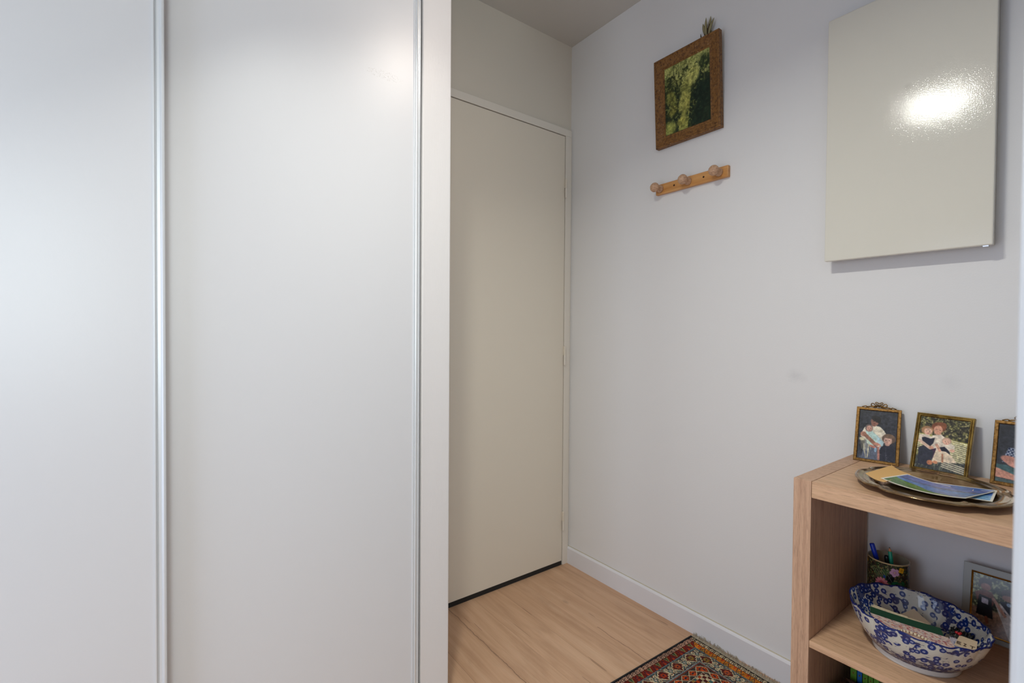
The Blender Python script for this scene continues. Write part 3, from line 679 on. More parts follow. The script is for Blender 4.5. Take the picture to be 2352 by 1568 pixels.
sheet('photograph', 'middle photo in the tray, blue corner showing left of the lake photo', 'photograph', [(-.2045,-1.3305,z_+.0085),(-.196,-1.470,z_+.0060),(-.288,-1.480,z_+.0060),(-.302,-1.334,z_+.0085)], plainphoto((40,104,160),(60,110,90),62), .0004, .0070, M['print'], g_)
sheet('photograph', 'top photo in the tray, blue lake with a green bank and white border', 'photograph', [(-.2105,-1.3585,z_+.0100),(-.213,-1.505,z_+.0095),(-.322,-1.478,z_+.0095),(-.302,-1.3335,z_+.0105)], lake(), .0006, .0082, M['print'], g_)

# ---- things on the middle shelf
zs = .402
# pen cup
cc = (-.083, -1.2935, zs+.0004)
cup = thing('pen_cup', 'cylindrical dark cup painted with flowers in the back corner of the middle shelf', 'pen cup', cc)
h_, w_ = 200, 420; c = Cv(w_, h_, (58,48,38)); c.mott(.7, 40, 71); c.put((fnoise(h_, w_, 60, 72)-.55)/.04, (40,66,36), .8); c.put((fnoise(h_, w_, 80, 73)-.62)/.03, (150,160,96), .7); c.put((fnoise(h_, w_, 70, 79)-.66)/.03, (150,96,50), .7)
def blossom(u, v, r, col, ctr, n=7, seed=0, dark=None):
    asp = h_/w_; X = (c.U-u+.5) % 1-.5; Y = (c.V-v)*asp; R_ = np.hypot(X, Y); A = np.arctan2(Y, X)
    pet = r*(.72+.28*np.abs(np.cos(A*n/2+seed))); c.put((pet-R_)/.002, col); c.put((np.abs(np.sin(A*n*1.5+seed)) < .25)*(R_ < pet)*(R_ > r*.2)*1., dark or tuple(int(q*.7) for q in col), .6)
    c.put((r*.45-R_)/.006, dark or col, .6); c.put((r*.16-R_)/.002, ctr)
def leaves(u, v, n, col, r=.03, seed=0):
    rr = np.random.default_rng(seed)
    for k in range(n): c.ell(u+rr.uniform(-.05,.05), v+rr.uniform(-.12,.12), r, .02, col, rr.uniform(-1.5,1.5), .9)
U0 = .5
for k, u in enumerate((.17, .5, .83)):
    for q in range(26): c.line(u-.15+q*.0055, .10+.02*(q % 4), u-.09+q*.0055, .30+.01*(q % 3), .0011, (150,160,116) if q % 2 else (96,116,70), .8)
    leaves(u+.01, .24, 8, (66,92,50), .022, k); leaves(u+.08, .42, 16, (24,98,60), .022, k+9); leaves(u-.07, .45, 8, (40,60,36), .025, k+20)
    c.ell(u-.025, .26, .010, .03, (44,74,130)); c.ell(u+.018, .27, .030, .075, (22,22,26), .2)
    c.line(u+.0, .22, u+.03, .33, .0015, (120,120,110)); c.line(u+.03, .20, u+.0, .31, .0012, (90,90,84))
    blossom(u-.045, .40, .056, (226,140,150), (120,24,44), 12, k, (176,44,66)); blossom(u+.050, .15, .040, (206,160,186), (226,196,120), 5, k+1, (176,110,146))
    blossom(u+.105, .10, .028, (226,168,34), (190,120,24), 4, k, (190,122,20)); blossom(u+.10, .66, .045, (206,96,124), (240,200,120), 9, k); blossom(u-.03, .80, .04, (226,170,60), (190,90,30), 7, k)
c.put((.025-c.V)/.006, (206,176,124)); c.put((c.V-.975)/.006, (150,120,80))
R0 = .0435; Hc = .1365
grid_mesh('painted_wall', c.a, lambda U, V: (cc[0]+R0*np.cos(2*PI*(U-.5)-2.89), cc[1]+R0*np.sin(2*PI*(U-.5)-2.89), cc[2]+Hc*(1-V)), M['glaze'], cup, close_u=True)
M['cup_in'] = new_mat('cup_inner_glaze', (150,142,122), .25)
obj('inner_wall', MB().lathe([(0,.0),(R0-.0005,.0),(R0-.0002,.0002)], 64, cc).lathe([(R0,Hc),(R0-.0012,Hc+.0008),(R0-.0026,Hc-.0004),(R0-.003,.006),(0,.005)], 64, cc, caps=False), M['cup_in'], cup, smooth=True)
# its pens lean in it
def ptop(x, y, z): return Vector((x, y, z))
def pen(name, label, base, top, parts, group='pens in the cup'):
    base = Vector(base); top = Vector(top); ax = (top-base).normalized(); L_ = (top-base).length
    t_ = thing(name, label, name.split('_')[-1], tuple(base), group)
    for (nm, prf, mt) in parts:
        obj(nm, MB().lathe([(r, L_+h if h <= 0 else h) for r, h in prf], 24, tuple(base), tuple(ax)), mt, t_, smooth=True)
pen('ballpoint_pen', 'bright blue pen leaning left in the floral cup', (-.085,-1.303,.4105), (-.083,-1.2570,.5640), [('cap', [(.0,-.0400),(.0052,-.0400),(.0056,-.0385),(.0058,-.003),(.0050,-.0005),(.003,0),(0,-.0002)], M['blue_pl']), ('barrel', [(.0,.001),(.002,.002),(.0046,.010),(.0048,-.0402),(.0,-.0402)], M['navy_pl'])])
pen('pen', 'short black pen between the blue pen and the teal pencil', (-.077,-1.3085,.4105), (-.088,-1.2905,.5460), [('barrel', [(.0,.001),(.003,.003),(.0055,.012),(.0060,-.020),(.0056,-.006),(.0040,-.001),(0,0)], M['black_pl'])])
pen('pencil', 'teal pencil with a sharpened graphite tip in the floral cup', (-.092,-1.3175,.4105), (-.088,-1.2965,.5690), [('barrel', [(0,.001),(.0042,.001),(.0042,-.0115),(.0038,-.0105)], M['teal_pl']), ('wood', [(.0040,-.0113),(.0013,-.003),(.0010,-.0028)], M['pencil_wood']), ('lead', [(.0011,-.003),(.0003,0),(0,0)], M['graphite'])])

# blue-and-white bowl
bc = (-.2445, -1.3875, zs+.0004)
bowl = thing('porcelain_bowl', 'large blue and white flower-painted porcelain bowl on the middle shelf full of cards', 'bowl', bc)
m = new_mat('blue_white_porcelain', (220,218,208), .08, spec=.5); t = NT(m)
uvn = t.n('ShaderNodeUVMap'); uvn.uv_map = 'UVMap'; uv = uvn.outputs[0]; su = t.sep(uv)
INK = (22,42,120); INK2 = (14,24,84)
def flowers(scale, rad, thr, seedvec, petals, maskn=None):
    v = t.n('ShaderNodeTexVoronoi', voronoi_dimensions='2D', feature='F1'); v.inputs['Scale'].default_value = scale; v.inputs['Randomness'].default_value = .62
    p = t.vmath('ADD', uv, seedvec); t.l(p, v.inputs['Vector'])
    d = t.vmath('SUBTRACT', t.vmath('SCALE', p), t.vmath('SCALE', v.outputs['Position'])) if False else t.vmath('SUBTRACT', p, v.outputs['Position'])
    s3 = t.sep(d); ang = t.math('ARCTAN2', s3[1], s3[0]); r = t.vmath('LENGTH', d)
    wn = t.n('ShaderNodeTexWhiteNoise', noise_dimensions='3D'); t.l(v.outputs['Color'], wn.inputs['Vector']); rnd = wn.outputs['Value']
    pet = t.math('MULTIPLY', t.math('ADD', 1, t.math('MULTIPLY', t.math('SINE', t.math('MULTIPLY', ang, petals)), .09)), t.math('MULTIPLY', t.math('ADD', .8, t.math('MULTIPLY', rnd, .35)), rad))
    disc = t.math('LESS_THAN', r, pet)
    rr = t.math('DIVIDE', r, rad)
    ring = t.math('MULTIPLY', t.math('GREATER_THAN', rr, .16), t.math('LESS_THAN', rr, .30))
    keep = t.math('LESS_THAN', rnd, thr)
    if maskn is not None: keep = t.math('MULTIPLY', keep, maskn)
    return t.math('MULTIPLY', disc, keep), ring, rr, rnd
vine = t.noise(t.mapping(uv, (9, 9, 1)), 1, 2, .5, .5)
vb = t.math('ABSOLUTE', t.math('SUBTRACT', vine, .5))
vmask = t.math('LESS_THAN', vb, .05)
col = t.mix(t.math('MULTIPLY', t.noise(t.mapping(uv, (30,30,1)), 1, 3, .6), .5), (210,206,192), (176,182,186))
wash = t.math('MULTIPLY', t.math('LESS_THAN', t.math('ADD', vb, t.math('MULTIPLY', t.noise(t.mapping(uv,(170,170,1)),1,3,.6), .04)), .034), .92)
col = t.mix(wash, col, (8,34,100))
for (sc_, rad, thr, sv, pt, mk) in ((54., .0068, .76, (.003,.002,0), 18, None), (60., .0064, .95, (.51,.37,0), 16, vmask)):
    dsk, ring, rr, rnd = flowers(sc_, rad, thr, sv, pt, mk)
    body = t.mix(t.math('MULTIPLY', rr, .55, clamp=True), (14,54,132), (4,20,84))
    body = t.mix(t.math('GREATER_THAN', rnd, .55), body, (50,48,98), 'MIX') if False else body
    fc = t.mix(ring, body, (188,196,214)); tone = t.mix(t.math('GREATER_THAN', rnd, .42), fc, (52,48,86), 'MIX'); col = t.mix(dsk, col, t.mix(t.math('MULTIPLY', t.math('GREATER_THAN', t.noise(t.mapping(uv,(14,14,1)),1,1,.5), .56), .5), fc, tone))
# small strokes
stv = t.noise(t.mapping(uv, (120, 300, 1)), 1, 2, .5, 1.0); stm = t.math('MULTIPLY', t.math('GREATER_THAN', stv, .66), t.math('GREATER_THAN', t.noise(t.mapping(uv, (22,22,1)), 1, 1, .5), .52)); col = t.mix(stm, col, (26,36,84))
# bands: rim line and the wash near the foot (v = arc length in metres)
def band(v0, v1): return t.math('MULTIPLY', t.math('GREATER_THAN', su[1], v0), t.math('LESS_THAN', su[1], v1))
M['bowl'] = m
prof = [(.0,.004),(.070,.004),(.0735,.0),(.0775,.0),(.0785,.003),(.0790,.011),(.0815,.0145),(.0885,.0215),(.0975,.0330),(.1065,.0480),(.1135,.0630),(.1185,.0780),(.1212,.0890),(.1222,.0925),(.1212,.0942),(.1192,.0930),(.1160,.0800),(.1105,.0650),(.1030,.0490),(.0930,.0340),(.0800,.0200),(.0600,.0120),(.0300,.0090),(.0,.0085)]
arc = [0.0]
for k in range(1, len(prof)): arc.append(arc[-1]+math.hypot(prof[k][0]-prof[k-1][0], prof[k][1]-prof[k-1][1]))
a_foot = arc[5]; a_rim = arc[14]
footw = t.math('MULTIPLY', band(arc[6]-.002, arc[6]+.034), t.math('GREATER_THAN', t.noise(t.mapping(uv, (55, 420, 1)), 1, 3, .6), t.math('ADD', .36, t.math('MULTIPLY', t.math('SUBTRACT', su[1], arc[6]), 6.5))))
col = t.mix(t.math('MULTIPLY', footw, .9), col, (44,46,84))
col = t.mix(band(arc[1], arc[6]-.0025), col, (206,208,208))
col = t.mix(t.math('MULTIPLY', band(a_rim-.0035, a_rim+.0035), t.math('GREATER_THAN', t.noise(t.mapping(uv, (90, 200, 1)), 1, 2, .5), .36)), col, (10,28,92))
col = t.mix(band(a_rim+.018, a_rim+.0205), col, col)
col = t.mix(t.math('GREATER_THAN', su[1], arc[21]), col, (206,206,200)); t.base(col)
nb_ = 288; vs = []; th0 = math.radians(-23.9)
def brf(th, k):
    lob = abs(math.sin(th*8+.4))**.7*.028-.018; wgt = min(1, max(0, (prof[k][1]-.05)/.04)); return 1+lob*wgt
for i in range(nb_):
    th = 2*PI*i/nb_
    for k, (r, h) in enumerate(prof):
        rr = r*brf(th, k); wgt = min(1, h/.09); ra = rr*(1+(-.045)*wgt); rb_ = rr*(1+.042*wgt)
        a = ra*math.cos(th); b = rb_*math.sin(th)
        hh = h+(.0016*math.sin(th*8*2+.8) if h > .08 else 0)
        vs.append((bc[0]+a*math.cos(th0)-b*math.sin(th0), bc[1]+a*math.sin(th0)+b*math.cos(th0), bc[2]+hh))
m_ = len(prof); fs = []; uvs = []
for i in range(nb_):
    j = (i+1) % nb_
    for k in range(m_-1):
        fs.append((i*m_+k, i*m_+k+1, j*m_+k+1, j*m_+k)); u0 = i/nb_*.72; u1 = (i+1)/nb_*.72
        uvs += [u0, arc[k], u0, arc[k+1], u1, arc[k+1], u1, arc[k]]
ob = obj('bowl_body', MB().add(vs, fs), M['bowl'], bowl, smooth=True, recalc=False)
uvl = ob.data.uv_layers.new(name='UVMap'); uvl.data.foreach_set('uv', uvs)
ob.data.flip_normals() if False else None
# cards inside the bowl
gc = 'cards and papers piled in the bowl'
zc = bc[2]-.006
def flat(col, w=40, h=30): return np.ones((h, w, 3))*np.array(col, float)
def speck(col, cols, seed, w=110, h=80, thr=.6):
    c_ = Cv(w, h, col)
    for k, cl in enumerate(cols): c_.put((fnoise(h, w, 26+6*k, seed+k)-thr)/.03, cl, .9)
    return c_.a
sheet('paper', 'pale unfolded paper lying at the bottom of the bowl pile', 'paper', [(-.175,-1.345,zc+.036),(-.180,-1.440,zc+.036),(-.285,-1.450,zc+.040),(-.290,-1.350,zc+.040)], speck((214,208,198), [(150,140,146)], 81, thr=.66), .0006, .003, M['card'], gc)
sheet('card', 'cream card sticking up behind the green card in the bowl', 'card', [(-.166,-1.366,zc+.070),(-.186,-1.402,zc+.058),(-.222,-1.375,zc+.044),(-.196,-1.336,zc+.046)], flat((224,206,176)), .0006, .0, M['card'], gc, M['cream_paper'])
sheet('card', 'cream lined card at the left end of the bowl', 'card', [(-.216,-1.302,zc+.066),(-.200,-1.362,zc+.060),(-.216,-1.368,zc+.056),(-.236,-1.300,zc+.0645)], speck((214,200,170), [(130,120,100)], 84, thr=.67), .0006, .001, M['card'], gc, M['cream_paper'])
sheet('greeting_card', 'dark green card running across the middle of the bowl', 'card', [(-.240,-1.300,zc+.0685),(-.199,-1.420,zc+.0610),(-.222,-1.432,zc+.0545),(-.258,-1.306,zc+.0615)], flat((20,66,46)), .0012, .002, M['card'], gc, M['cream_paper'])
sheet('greeting_card', 'pink and white patterned card in front of the green card', 'card', [(-.2615,-1.307,zc+.0640),(-.2225,-1.438,zc+.0575),(-.285,-1.474,zc+.0560),(-.326,-1.352,zc+.0605)], speck((226,208,200), [(176,84,96),(130,110,130),(196,120,90)], 86, thr=.63), .0010, .001, M['card'], gc)
def lilac():
    c_ = Cv(100, 70, (196,188,202)); c_.poly([(.3,.25),(.8,.25),(.8,.85),(.3,.85)], (132,136,166)); c_.mott(.15, 20, 90); return c_.a
sheet('card', 'lilac and grey-blue card in the right half of the bowl', 'card', [(-.207,-1.438,zc+.056),(-.208,-1.456,zc+.056),(-.272,-1.480,zc+.054),(-.268,-1.450,zc+.054)], lilac(), .0008, 0, M['card'], gc)
ec = sheet('card', 'cream card with large brown lettering at the right end of the bowl', 'card', [(-.206,-1.454,zc+.066),(-.213,-1.4835,zc+.070),(-.270,-1.4900,zc+.073),(-.266,-1.456,zc+.070)], flat((222,200,170)), .0008, 0, M['card'], gc, M['cream_paper'])
def letters(parent, txt, org, ux, uy, size, mat):
    # strokes of capital letters, laid on the card
    S = {'E': [((0,0),(0,1)),((0,1),(.55,1)),((0,.5),(.45,.5)),((0,0),(.55,0))], 'I': [((.2,0),(.2,1)),((0,1),(.4,1)),((0,0),(.4,0))], 'T': [((.3,0),(.3,1)),((0,1),(.65,1))]}
    mb = MB(); x = 0; org = Vector(org); ux = Vector(ux).normalized(); uy = Vector(uy).normalized(); nz = ux.cross(uy)
    if nz.z < 0: nz = -nz
    for ch in txt:
        for (a, b) in S[ch]:
            p = org+ux*(x+a[0])*size+uy*a[1]*size+nz*.0014; q = org+ux*(x+b[0])*size+uy*b[1]*size+nz*.0014; mb.tube([p, q], size*.05, 6)
        x += .85
    return obj('lettering', mb, mat, parent)
letters(ec, 'EIT', (-.2575,-1.4585,zc+.0706), (-.004,-.034,.0030), (.055,.006,-.004), .0120, M['ink'])
# holly card / berries
hl = thing('holly_sprig', 'dark bristly holly decoration with red berries against the inner right side of the bowl', 'decoration', (-.190,-1.452,zc+.060), gc)
hb = MB(); rr = random.Random(5)
for k in range(90):
    p = Vector((-.182-.028*rr.random(), -1.437-.034*rr.random(), zc+.056+.012*rr.random())); d_ = Vector((rr.uniform(-1,1), rr.uniform(-1,1), rr.uniform(.0,1))).normalized()*rr.uniform(.004,.009); hb.tube([p, p+d_*.5+Vector((0,0,.001)), p+d_], [.0012,.0016,.0003], 5)
M['holly'] = new_mat('dark_bristle', (30,34,30), .6); obj('bristle', hb, M['holly'], hl)
for (a, b) in ((-.206,-1.449),(-.203,-1.4545),(-.2085,-1.4535)): obj('berry', MB().lathe([(0,-.003),(.0021,-.0021),(.003,0),(.0021,.0021),(0,.003)], 14, (a, b, zc+.0705)), M['berry'], hl, smooth=True)
# banded cord ring
rg = thing('banded_bracelet', 'ivory ring with brown bands resting on the patterned card in the bowl', 'bracelet', (-.285,-1.395,zc+.066), gc)
NB = 14
for k in range(NB):
    a0 = math.radians(8+k*172/NB); a1 = math.radians(8+(k+.78)*172/NB); a2 = math.radians(8+(k+1)*172/NB)
    def rp(a): return (-.305+.020*math.sin(a), -1.398+.031*math.cos(a), zc+.0685)
    obj('bead', MB().tube([rp(a0+(a1-a0)*q/4) for q in range(5)], [.0024,.0030,.0031,.0030,.0024], 10), M['bead'], rg, smooth=True)
    obj('band', MB().tube([rp(a1), rp(a2)], .0022, 8), M['bead_brown'], rg)
ringbase = MB().prism([(.030*math.cos(a), .019*math.sin(a)) for a in np.linspace(0, PI, 16)], lambda a, b, h: (-.305+b, -1.398+a, h), zc+.0632, zc+.0642)
o_ = obj('insert', ringbase, new_mat('pink_card', (226,196,178), .6), rg)

# acrylic photo frame on the middle shelf
fx0 = -.050
af = thing('acrylic_frame', 'clear acrylic frame with gold-edged photo leaning behind the bowl', 'photo frame', (fx0, -1.485, zs))
le = math.radians(9)
def AP(a, b, d): return (fx0+b*math.sin(le)-d*math.cos(le), -1.4285-a, zs+.0006+b*math.cos(le)+d*math.sin(le))
AW, AH = .128, .166
obj('plate', MB().hexa([AP(0,0,-.004),AP(AW,0,-.004),AP(AW,0,0),AP(0,0,0),AP(0,AH,-.004),AP(AW,AH,-.004),AP(AW,AH,0),AP(0,AH,0)]), M['acrylic'], af, bevel=.0006)
def AQ(a, b, d): return AP(.0145+a, .012+b, d+.0016)
pw, ph = .099, .1385
mitre('gold_edge', [(0,-.0014),(0,.0006),(.0018,.0014),(.0036,.0006),(.0040,-.0014)], pw, ph, AQ, M['gold'], af)
grid_mesh('photograph', soften(photo_D(), 9), lambda U, V: (fx0+(.012+.002+(1-V)*(ph-.004))*math.sin(le)-.0012*math.cos(le), -1.4285-(.0145+.002+U*(pw-.004)), zs+.0006+(.012+.002+(1-V)*(ph-.004))*math.cos(le)+.0012*math.sin(le)), M['print'], af)

# ---- bottom compartment: books behind a wicker basket
by = [-1.2500,-1.2645,-1.2760,-1.2880,-1.2990,-1.3105,-1.322,-1.336]
lab = ['green book, first from the left in the bottom compartment', 'blue book between two green books in the bottom compartment', 'green book just right of the blue book', 'fourth book from the left, green spine in the bottom compartment', 'fifth book from the left, green spine in the bottom compartment', 'sixth book from the left, blue spine low in the shelf', 'seventh book from the left, green spine low in the shelf']
bz = .0390
for k in range(5):
    y0, y1 = by[k], by[k+1]; mt = M['bk_blue'] if k == 1 else M['bk_green']; hh = .252-(.003 if k == 1 else 0)
    t_ = thing('book', lab[k], 'book', (-.12, (y0+y1)/2, bz), 'books in the bottom compartment')
    cv_ = MB().box(-.200, -.196, y1+.0008, y0-.0008, bz, bz+hh).box(-.196, -.050, y1+.0008, y1+.0026, bz, bz+hh).box(-.196, -.050, y0-.0026, y0-.0008, bz, bz+hh)
    obj('cover', cv_, mt, t_); obj('pages', MB().box(-.1959, -.053, y1+.0027, y0-.0027, bz+.003, bz+hh-.003), M['cream_paper'], t_)
    obj('spine_stamp', MB().lathe([(0,0),(.0022,0),(.0022,.0003),(.0014,.0003),(.0014,0)], 12, (-.2002, (y0+y1)/2, .263), (-1,0,0)), M['gold_foil'], t_)
bk = thing('wicker_basket', 'dark brown fuzzy wicker basket in front of the books in the bottom compartment', 'basket', (-.275, -1.33, bz))
mb = MB(); rr = random.Random(3); zr = .252
x0b, x1b, y0b, y1b = -.342, -.222, -1.42, -1.248
for lv in range(26):
    z = bz+.0062+lv*(zr-bz-.008)/25; ph_ = lv % 2; pts = []
    per = [(x0b,y0b),(x1b,y0b),(x1b,y1b),(x0b,y1b),(x0b,y0b)]
    for s in range(4):
        for q in range(12):
            f = q/12; x = per[s][0]*(1-f)+per[s+1][0]*f; y = per[s][1]*(1-f)+per[s+1][1]*f
            w_ = .0022*math.sin((q+ph_)*PI*.5+.7); nx, ny = ((0,1),(1,0),(0,1),(1,0))[s]; pts.append((x+nx*w_, y+ny*w_, z+rr.uniform(-.0008,.0008)))
    pts.append(pts[0]); mb.tube(pts, .0044, 6, caps=False)
for q in range(260):
    s = rr.randrange(4); f = rr.random(); a = [(x0b,y0b),(x1b,y0b),(x1b,y1b),(x0b,y1b),(x0b,y0b)]; x = a[s][0]*(1-f)+a[s+1][0]*f; y = a[s][1]*(1-f)+a[s+1][1]*f
    p = Vector((x, y, zr+rr.uniform(-.004,.001))); mb.tube([p, p+Vector((rr.uniform(-.008,.008), rr.uniform(-.008,.008), rr.uniform(.0,.006)))], [.0011,.0003], 4)
obj('weave', mb, M['wicker'], bk, smooth=True)
obj('basket_bottom', MB().box(x0b, x1b, y0b, y1b, bz+.0003, bz+.004), M['wicker'], bk)

# ================================================================== RUG
rw, rl = .470, .760       # along -y, along -x
ang = -.033
org = Vector((-.0335, -.6975, .0))
rug = thing('patterned_rug', 'small oriental rug with red and cream border lying on the floor by the shelf', 'rug', (-.40, -.93, 0))
res = .0013; nx = int(rl/res); ny = int(rw/res)
Vg, Ug = np.meshgrid((np.arange(ny)+.5)*res, (np.arange(nx)+.5)*res, indexing='ij')   # Vg along width, Ug along length
img = np.zeros((ny, nx, 3))
dU = np.minimum(Ug, rl-Ug); dV = np.minimum(Vg, rw-Vg); D = np.minimum(dU, dV); onU = dU < dV      # onU: border running along the fringe ends
A_ = np.where(onU, Vg, Ug)
jit = (fnoise(ny, nx, 120, 101, 3)-.5)*.0016
D = D+jit*.6; A_ = A_+jit
def setc(m_, col): img[m_] = col
BLK = (26,24,32); CRM = (206,186,150); RED = (138,40,28); ORG = (206,120,36); DRED = (96,34,30); TEAL = (66,104,104); NAV = (34,38,58); ORR = (190,74,34); WHT = (214,206,190)
setc(D > -1, BLK)
b1 = (D > .0085) & (D < .0235); setc(b1, np.where(onU[b1][:, None], CRM, (204,160,134)))
p = (A_/.0185) % 1.0; y = (D-.0085)/.015; X = (p-.5)*.0185; Y = (y-.5)*.015
Smot = (np.abs(np.hypot(X+.0012, Y+.0030)-.0034) < .0011) | (np.abs(np.hypot(X-.0012, Y-.0040)-.0030) < .0011) | ((np.abs(p-.06) < .06) & (y > .15) & (y < .9)) | (np.hypot(X-.0058, Y+.0048) < .0016); setc(b1 & Smot, BLK)
setc((D > .0235) & (D < .0262), DRED)
b2 = (D > .0262) & (D < .0475); img[b2] = np.where(onU[b2][:, None], (198,118,40), (128,44,30))
p = (A_/.044) % 1.0; y = (D-.0262)/.0213
def tri(m_, c_on, c_off): img[m_] = np.where(onU[m_][:, None], c_on, c_off)
tri(b2 & (np.abs(p-.24) < .23*(1-y)), (206,122,40), (148,138,84))
tri(b2 & (np.abs(p-.24) < .15*(.8-y)), ORR, (70,80,60))
tri(b2 & (np.abs(p-.72) < .21*y), NAV, NAV); tri(b2 & (np.abs(p-.72) < .21*y-.05), (186,128,56), (160,52,32)); tri(b2 & (np.abs(p-.72) < .21*y-.13), (120,110,60), (190,74,40))
setc(b2 & (np.abs(p-.47-.12*(y-.5)) < .020), NAV); setc(b2 & (np.abs(p-.98+.1*(y-.5)) < .018), BLK)
for a, b, c_ in ((.0475,.0490,NAV),(.0490,.0508,(168,172,172)),(.0508,.0524,NAV)): setc((D > a) & (D < b), c_)
b3 = (D > .0524) & (D < .0980); setc(b3, (100,38,34))
p = (A_/.074) % 1.0; y = (D-.0524)/.0456; k_ = np.floor(A_/.074).astype(int)
X = (p-.5)*.074; Y = (y-.5)*.0456; R_ = np.hypot(X, Y); T_ = np.arctan2(Y, X); lz = np.abs(X)/.0270+np.abs(Y)/.0225
setc(b3 & (lz > 1.0), (74,92,92)); setc(b3 & (np.abs(lz-1.04) < .07), CRM); setc(b3 & (lz > 1.22) & (np.sin(A_*520)+np.cos(D*640) > .6), (104,40,34)); setc(b3 & (np.abs(lz-1.5) < .045), CRM)
setc(b3 & (lz > .80) & (lz < .98) & (np.sin(A_*420+D*300) > .1), CRM)
c1 = np.array([(176,64,38),(160,118,56),(184,88,52)])[k_ % 3]
box_ = b3 & (np.maximum(np.abs(X), np.abs(Y)) < .0118); setc(box_, NAV); box_ = b3 & (np.maximum(np.abs(X), np.abs(Y)) < .0106); img[box_] = c1[box_]*.72
fl = b3 & (R_ < .0104*(.66+.34*np.abs(np.cos(4*T_)))); img[fl] = c1[fl]; setc(b3 & (np.abs(np.sin(4*T_)) < .16) & (R_ < .0095), DRED); setc(b3 & (R_ < .0030), NAV)
Xs = ((p+.5) % 1-.5)*.074; r2_ = np.abs(Xs)+np.abs(Y); st = np.hypot(Xs, Y); ts = np.arctan2(Y, Xs)
for q_ in (-1, 1):
    for w_ in (-1, 1):
        cx0, cy0 = q_*.0092, w_*.0112; hk = b3 & (np.abs(np.hypot(Xs-cx0, Y-cy0)-.0052) < .0017) & ((Xs*q_ > .004) | (Y*w_ > .010)); setc(hk, CRM)
setc(b3 & (st < .0080*(.45+.55*np.abs(np.cos(2*ts))**2)), TEAL); setc(b3 & (st < .0050*(.45+.55*np.abs(np.cos(2*ts))**2)), WHT); setc(b3 & (st < .0016), RED)
for a, b, c_ in ((.0980,.0994,NAV),(.0994,.1012,(176,176,166)),(.1012,.1026,NAV),(.1026,.1042,(160,166,166)),(.1042,.1056,NAV),(.1056,.1084,(150,74,44)),(.1084,.1098,NAV)): setc((D > a) & (D < b), c_)
b4 = (D > .1098) & (D < .1370); setc(b4, (120,60,44)); p = (A_/.038) % 1.0; y = (D-.1098)/.0272; X = (p-.5)*.038; Y = (y-.5)*.0272; R_ = np.hypot(X, Y); T_ = np.arctan2(Y, X); lz = np.abs(X)/.018+np.abs(Y)/.0134
setc(b4 & (lz > 1), CRM); setc(b4 & (lz > 1.22), (70,60,54)); setc(b4 & (R_ < .0118*(.66+.34*np.abs(np.cos(2.5*T_)))), ORR); setc(b4 & (R_ < .006) & (np.abs(np.cos(2.5*T_)) < .5), (206,128,60)); setc(b4 & (np.hypot(X*.55, Y) < .0032), NAV)
for a, b, c_ in ((.1370,.1384,NAV),(.1384,.1400,CRM),(.1400,.1414,NAV)): setc((D > a) & (D < b), c_)
ff = D > .1414; setc(ff, CRM); cx_ = np.floor(Ug/.0115).astype(int); cy_ = np.floor(Vg/.0115).astype(int); ch = ((cx_+cy_) % 2 == 0) & ff; setc(ch, (84,36,34))
h3 = ((cx_*7+cy_*13) % 9); setc(ff & (h3 == 2), ORR); setc(ff & (h3 == 5) & ~ch, (170,130,70)); setc(ff & (h3 == 7) & ch, TEAL)
img *= .88
img *= (1+(fnoise(ny, nx, 260, 111, 2)-.5)[..., None]*.55); 
img *= (1+(fnoise(ny, nx, 14, 112, 3)-.5)[..., None]*.25)
hgt = (fnoise(ny, nx, 200, 113, 2)-.5)*.0012
ca, sa = math.cos(ang), math.sin(ang)
def rugpos(a, b):  # a along -x length, b along -y width
    # unit length dir (-1,0) and width dir (0,-1) rotated by -ang
    lx, ly = -ca, sa*-1*-1; lx, ly = -math.cos(ang), -math.sin(ang); wx, wy = math.sin(ang)*1, -math.cos(ang)
    return org.x+a*lx+b*wx, org.y+a*ly+b*wy
def rp_(U, V):
    x, y = rugpos(U*rl, V*rw); ed = np.minimum(np.minimum(U*rl, (1-U)*rl), np.minimum(V*rw, (1-V)*rw))
    return x, y, .0015+.0055*np.clip(ed/.004, 0, 1)**.5+hgt
grid_mesh('pile', img, rp_, M['rug'], rug)
mb = MB()
c0 = [rugpos(a, b) for a, b in ((0,0),(rl,0),(rl,rw),(0,rw))]
mb.add([(x, y, .0003) for x, y in c0]+[(x, y, .0016) for x, y in c0], [(0,1,2,3),(4,7,6,5),(0,4,5,1),(1,5,6,2),(2,6,7,3),(3,7,4,0)])
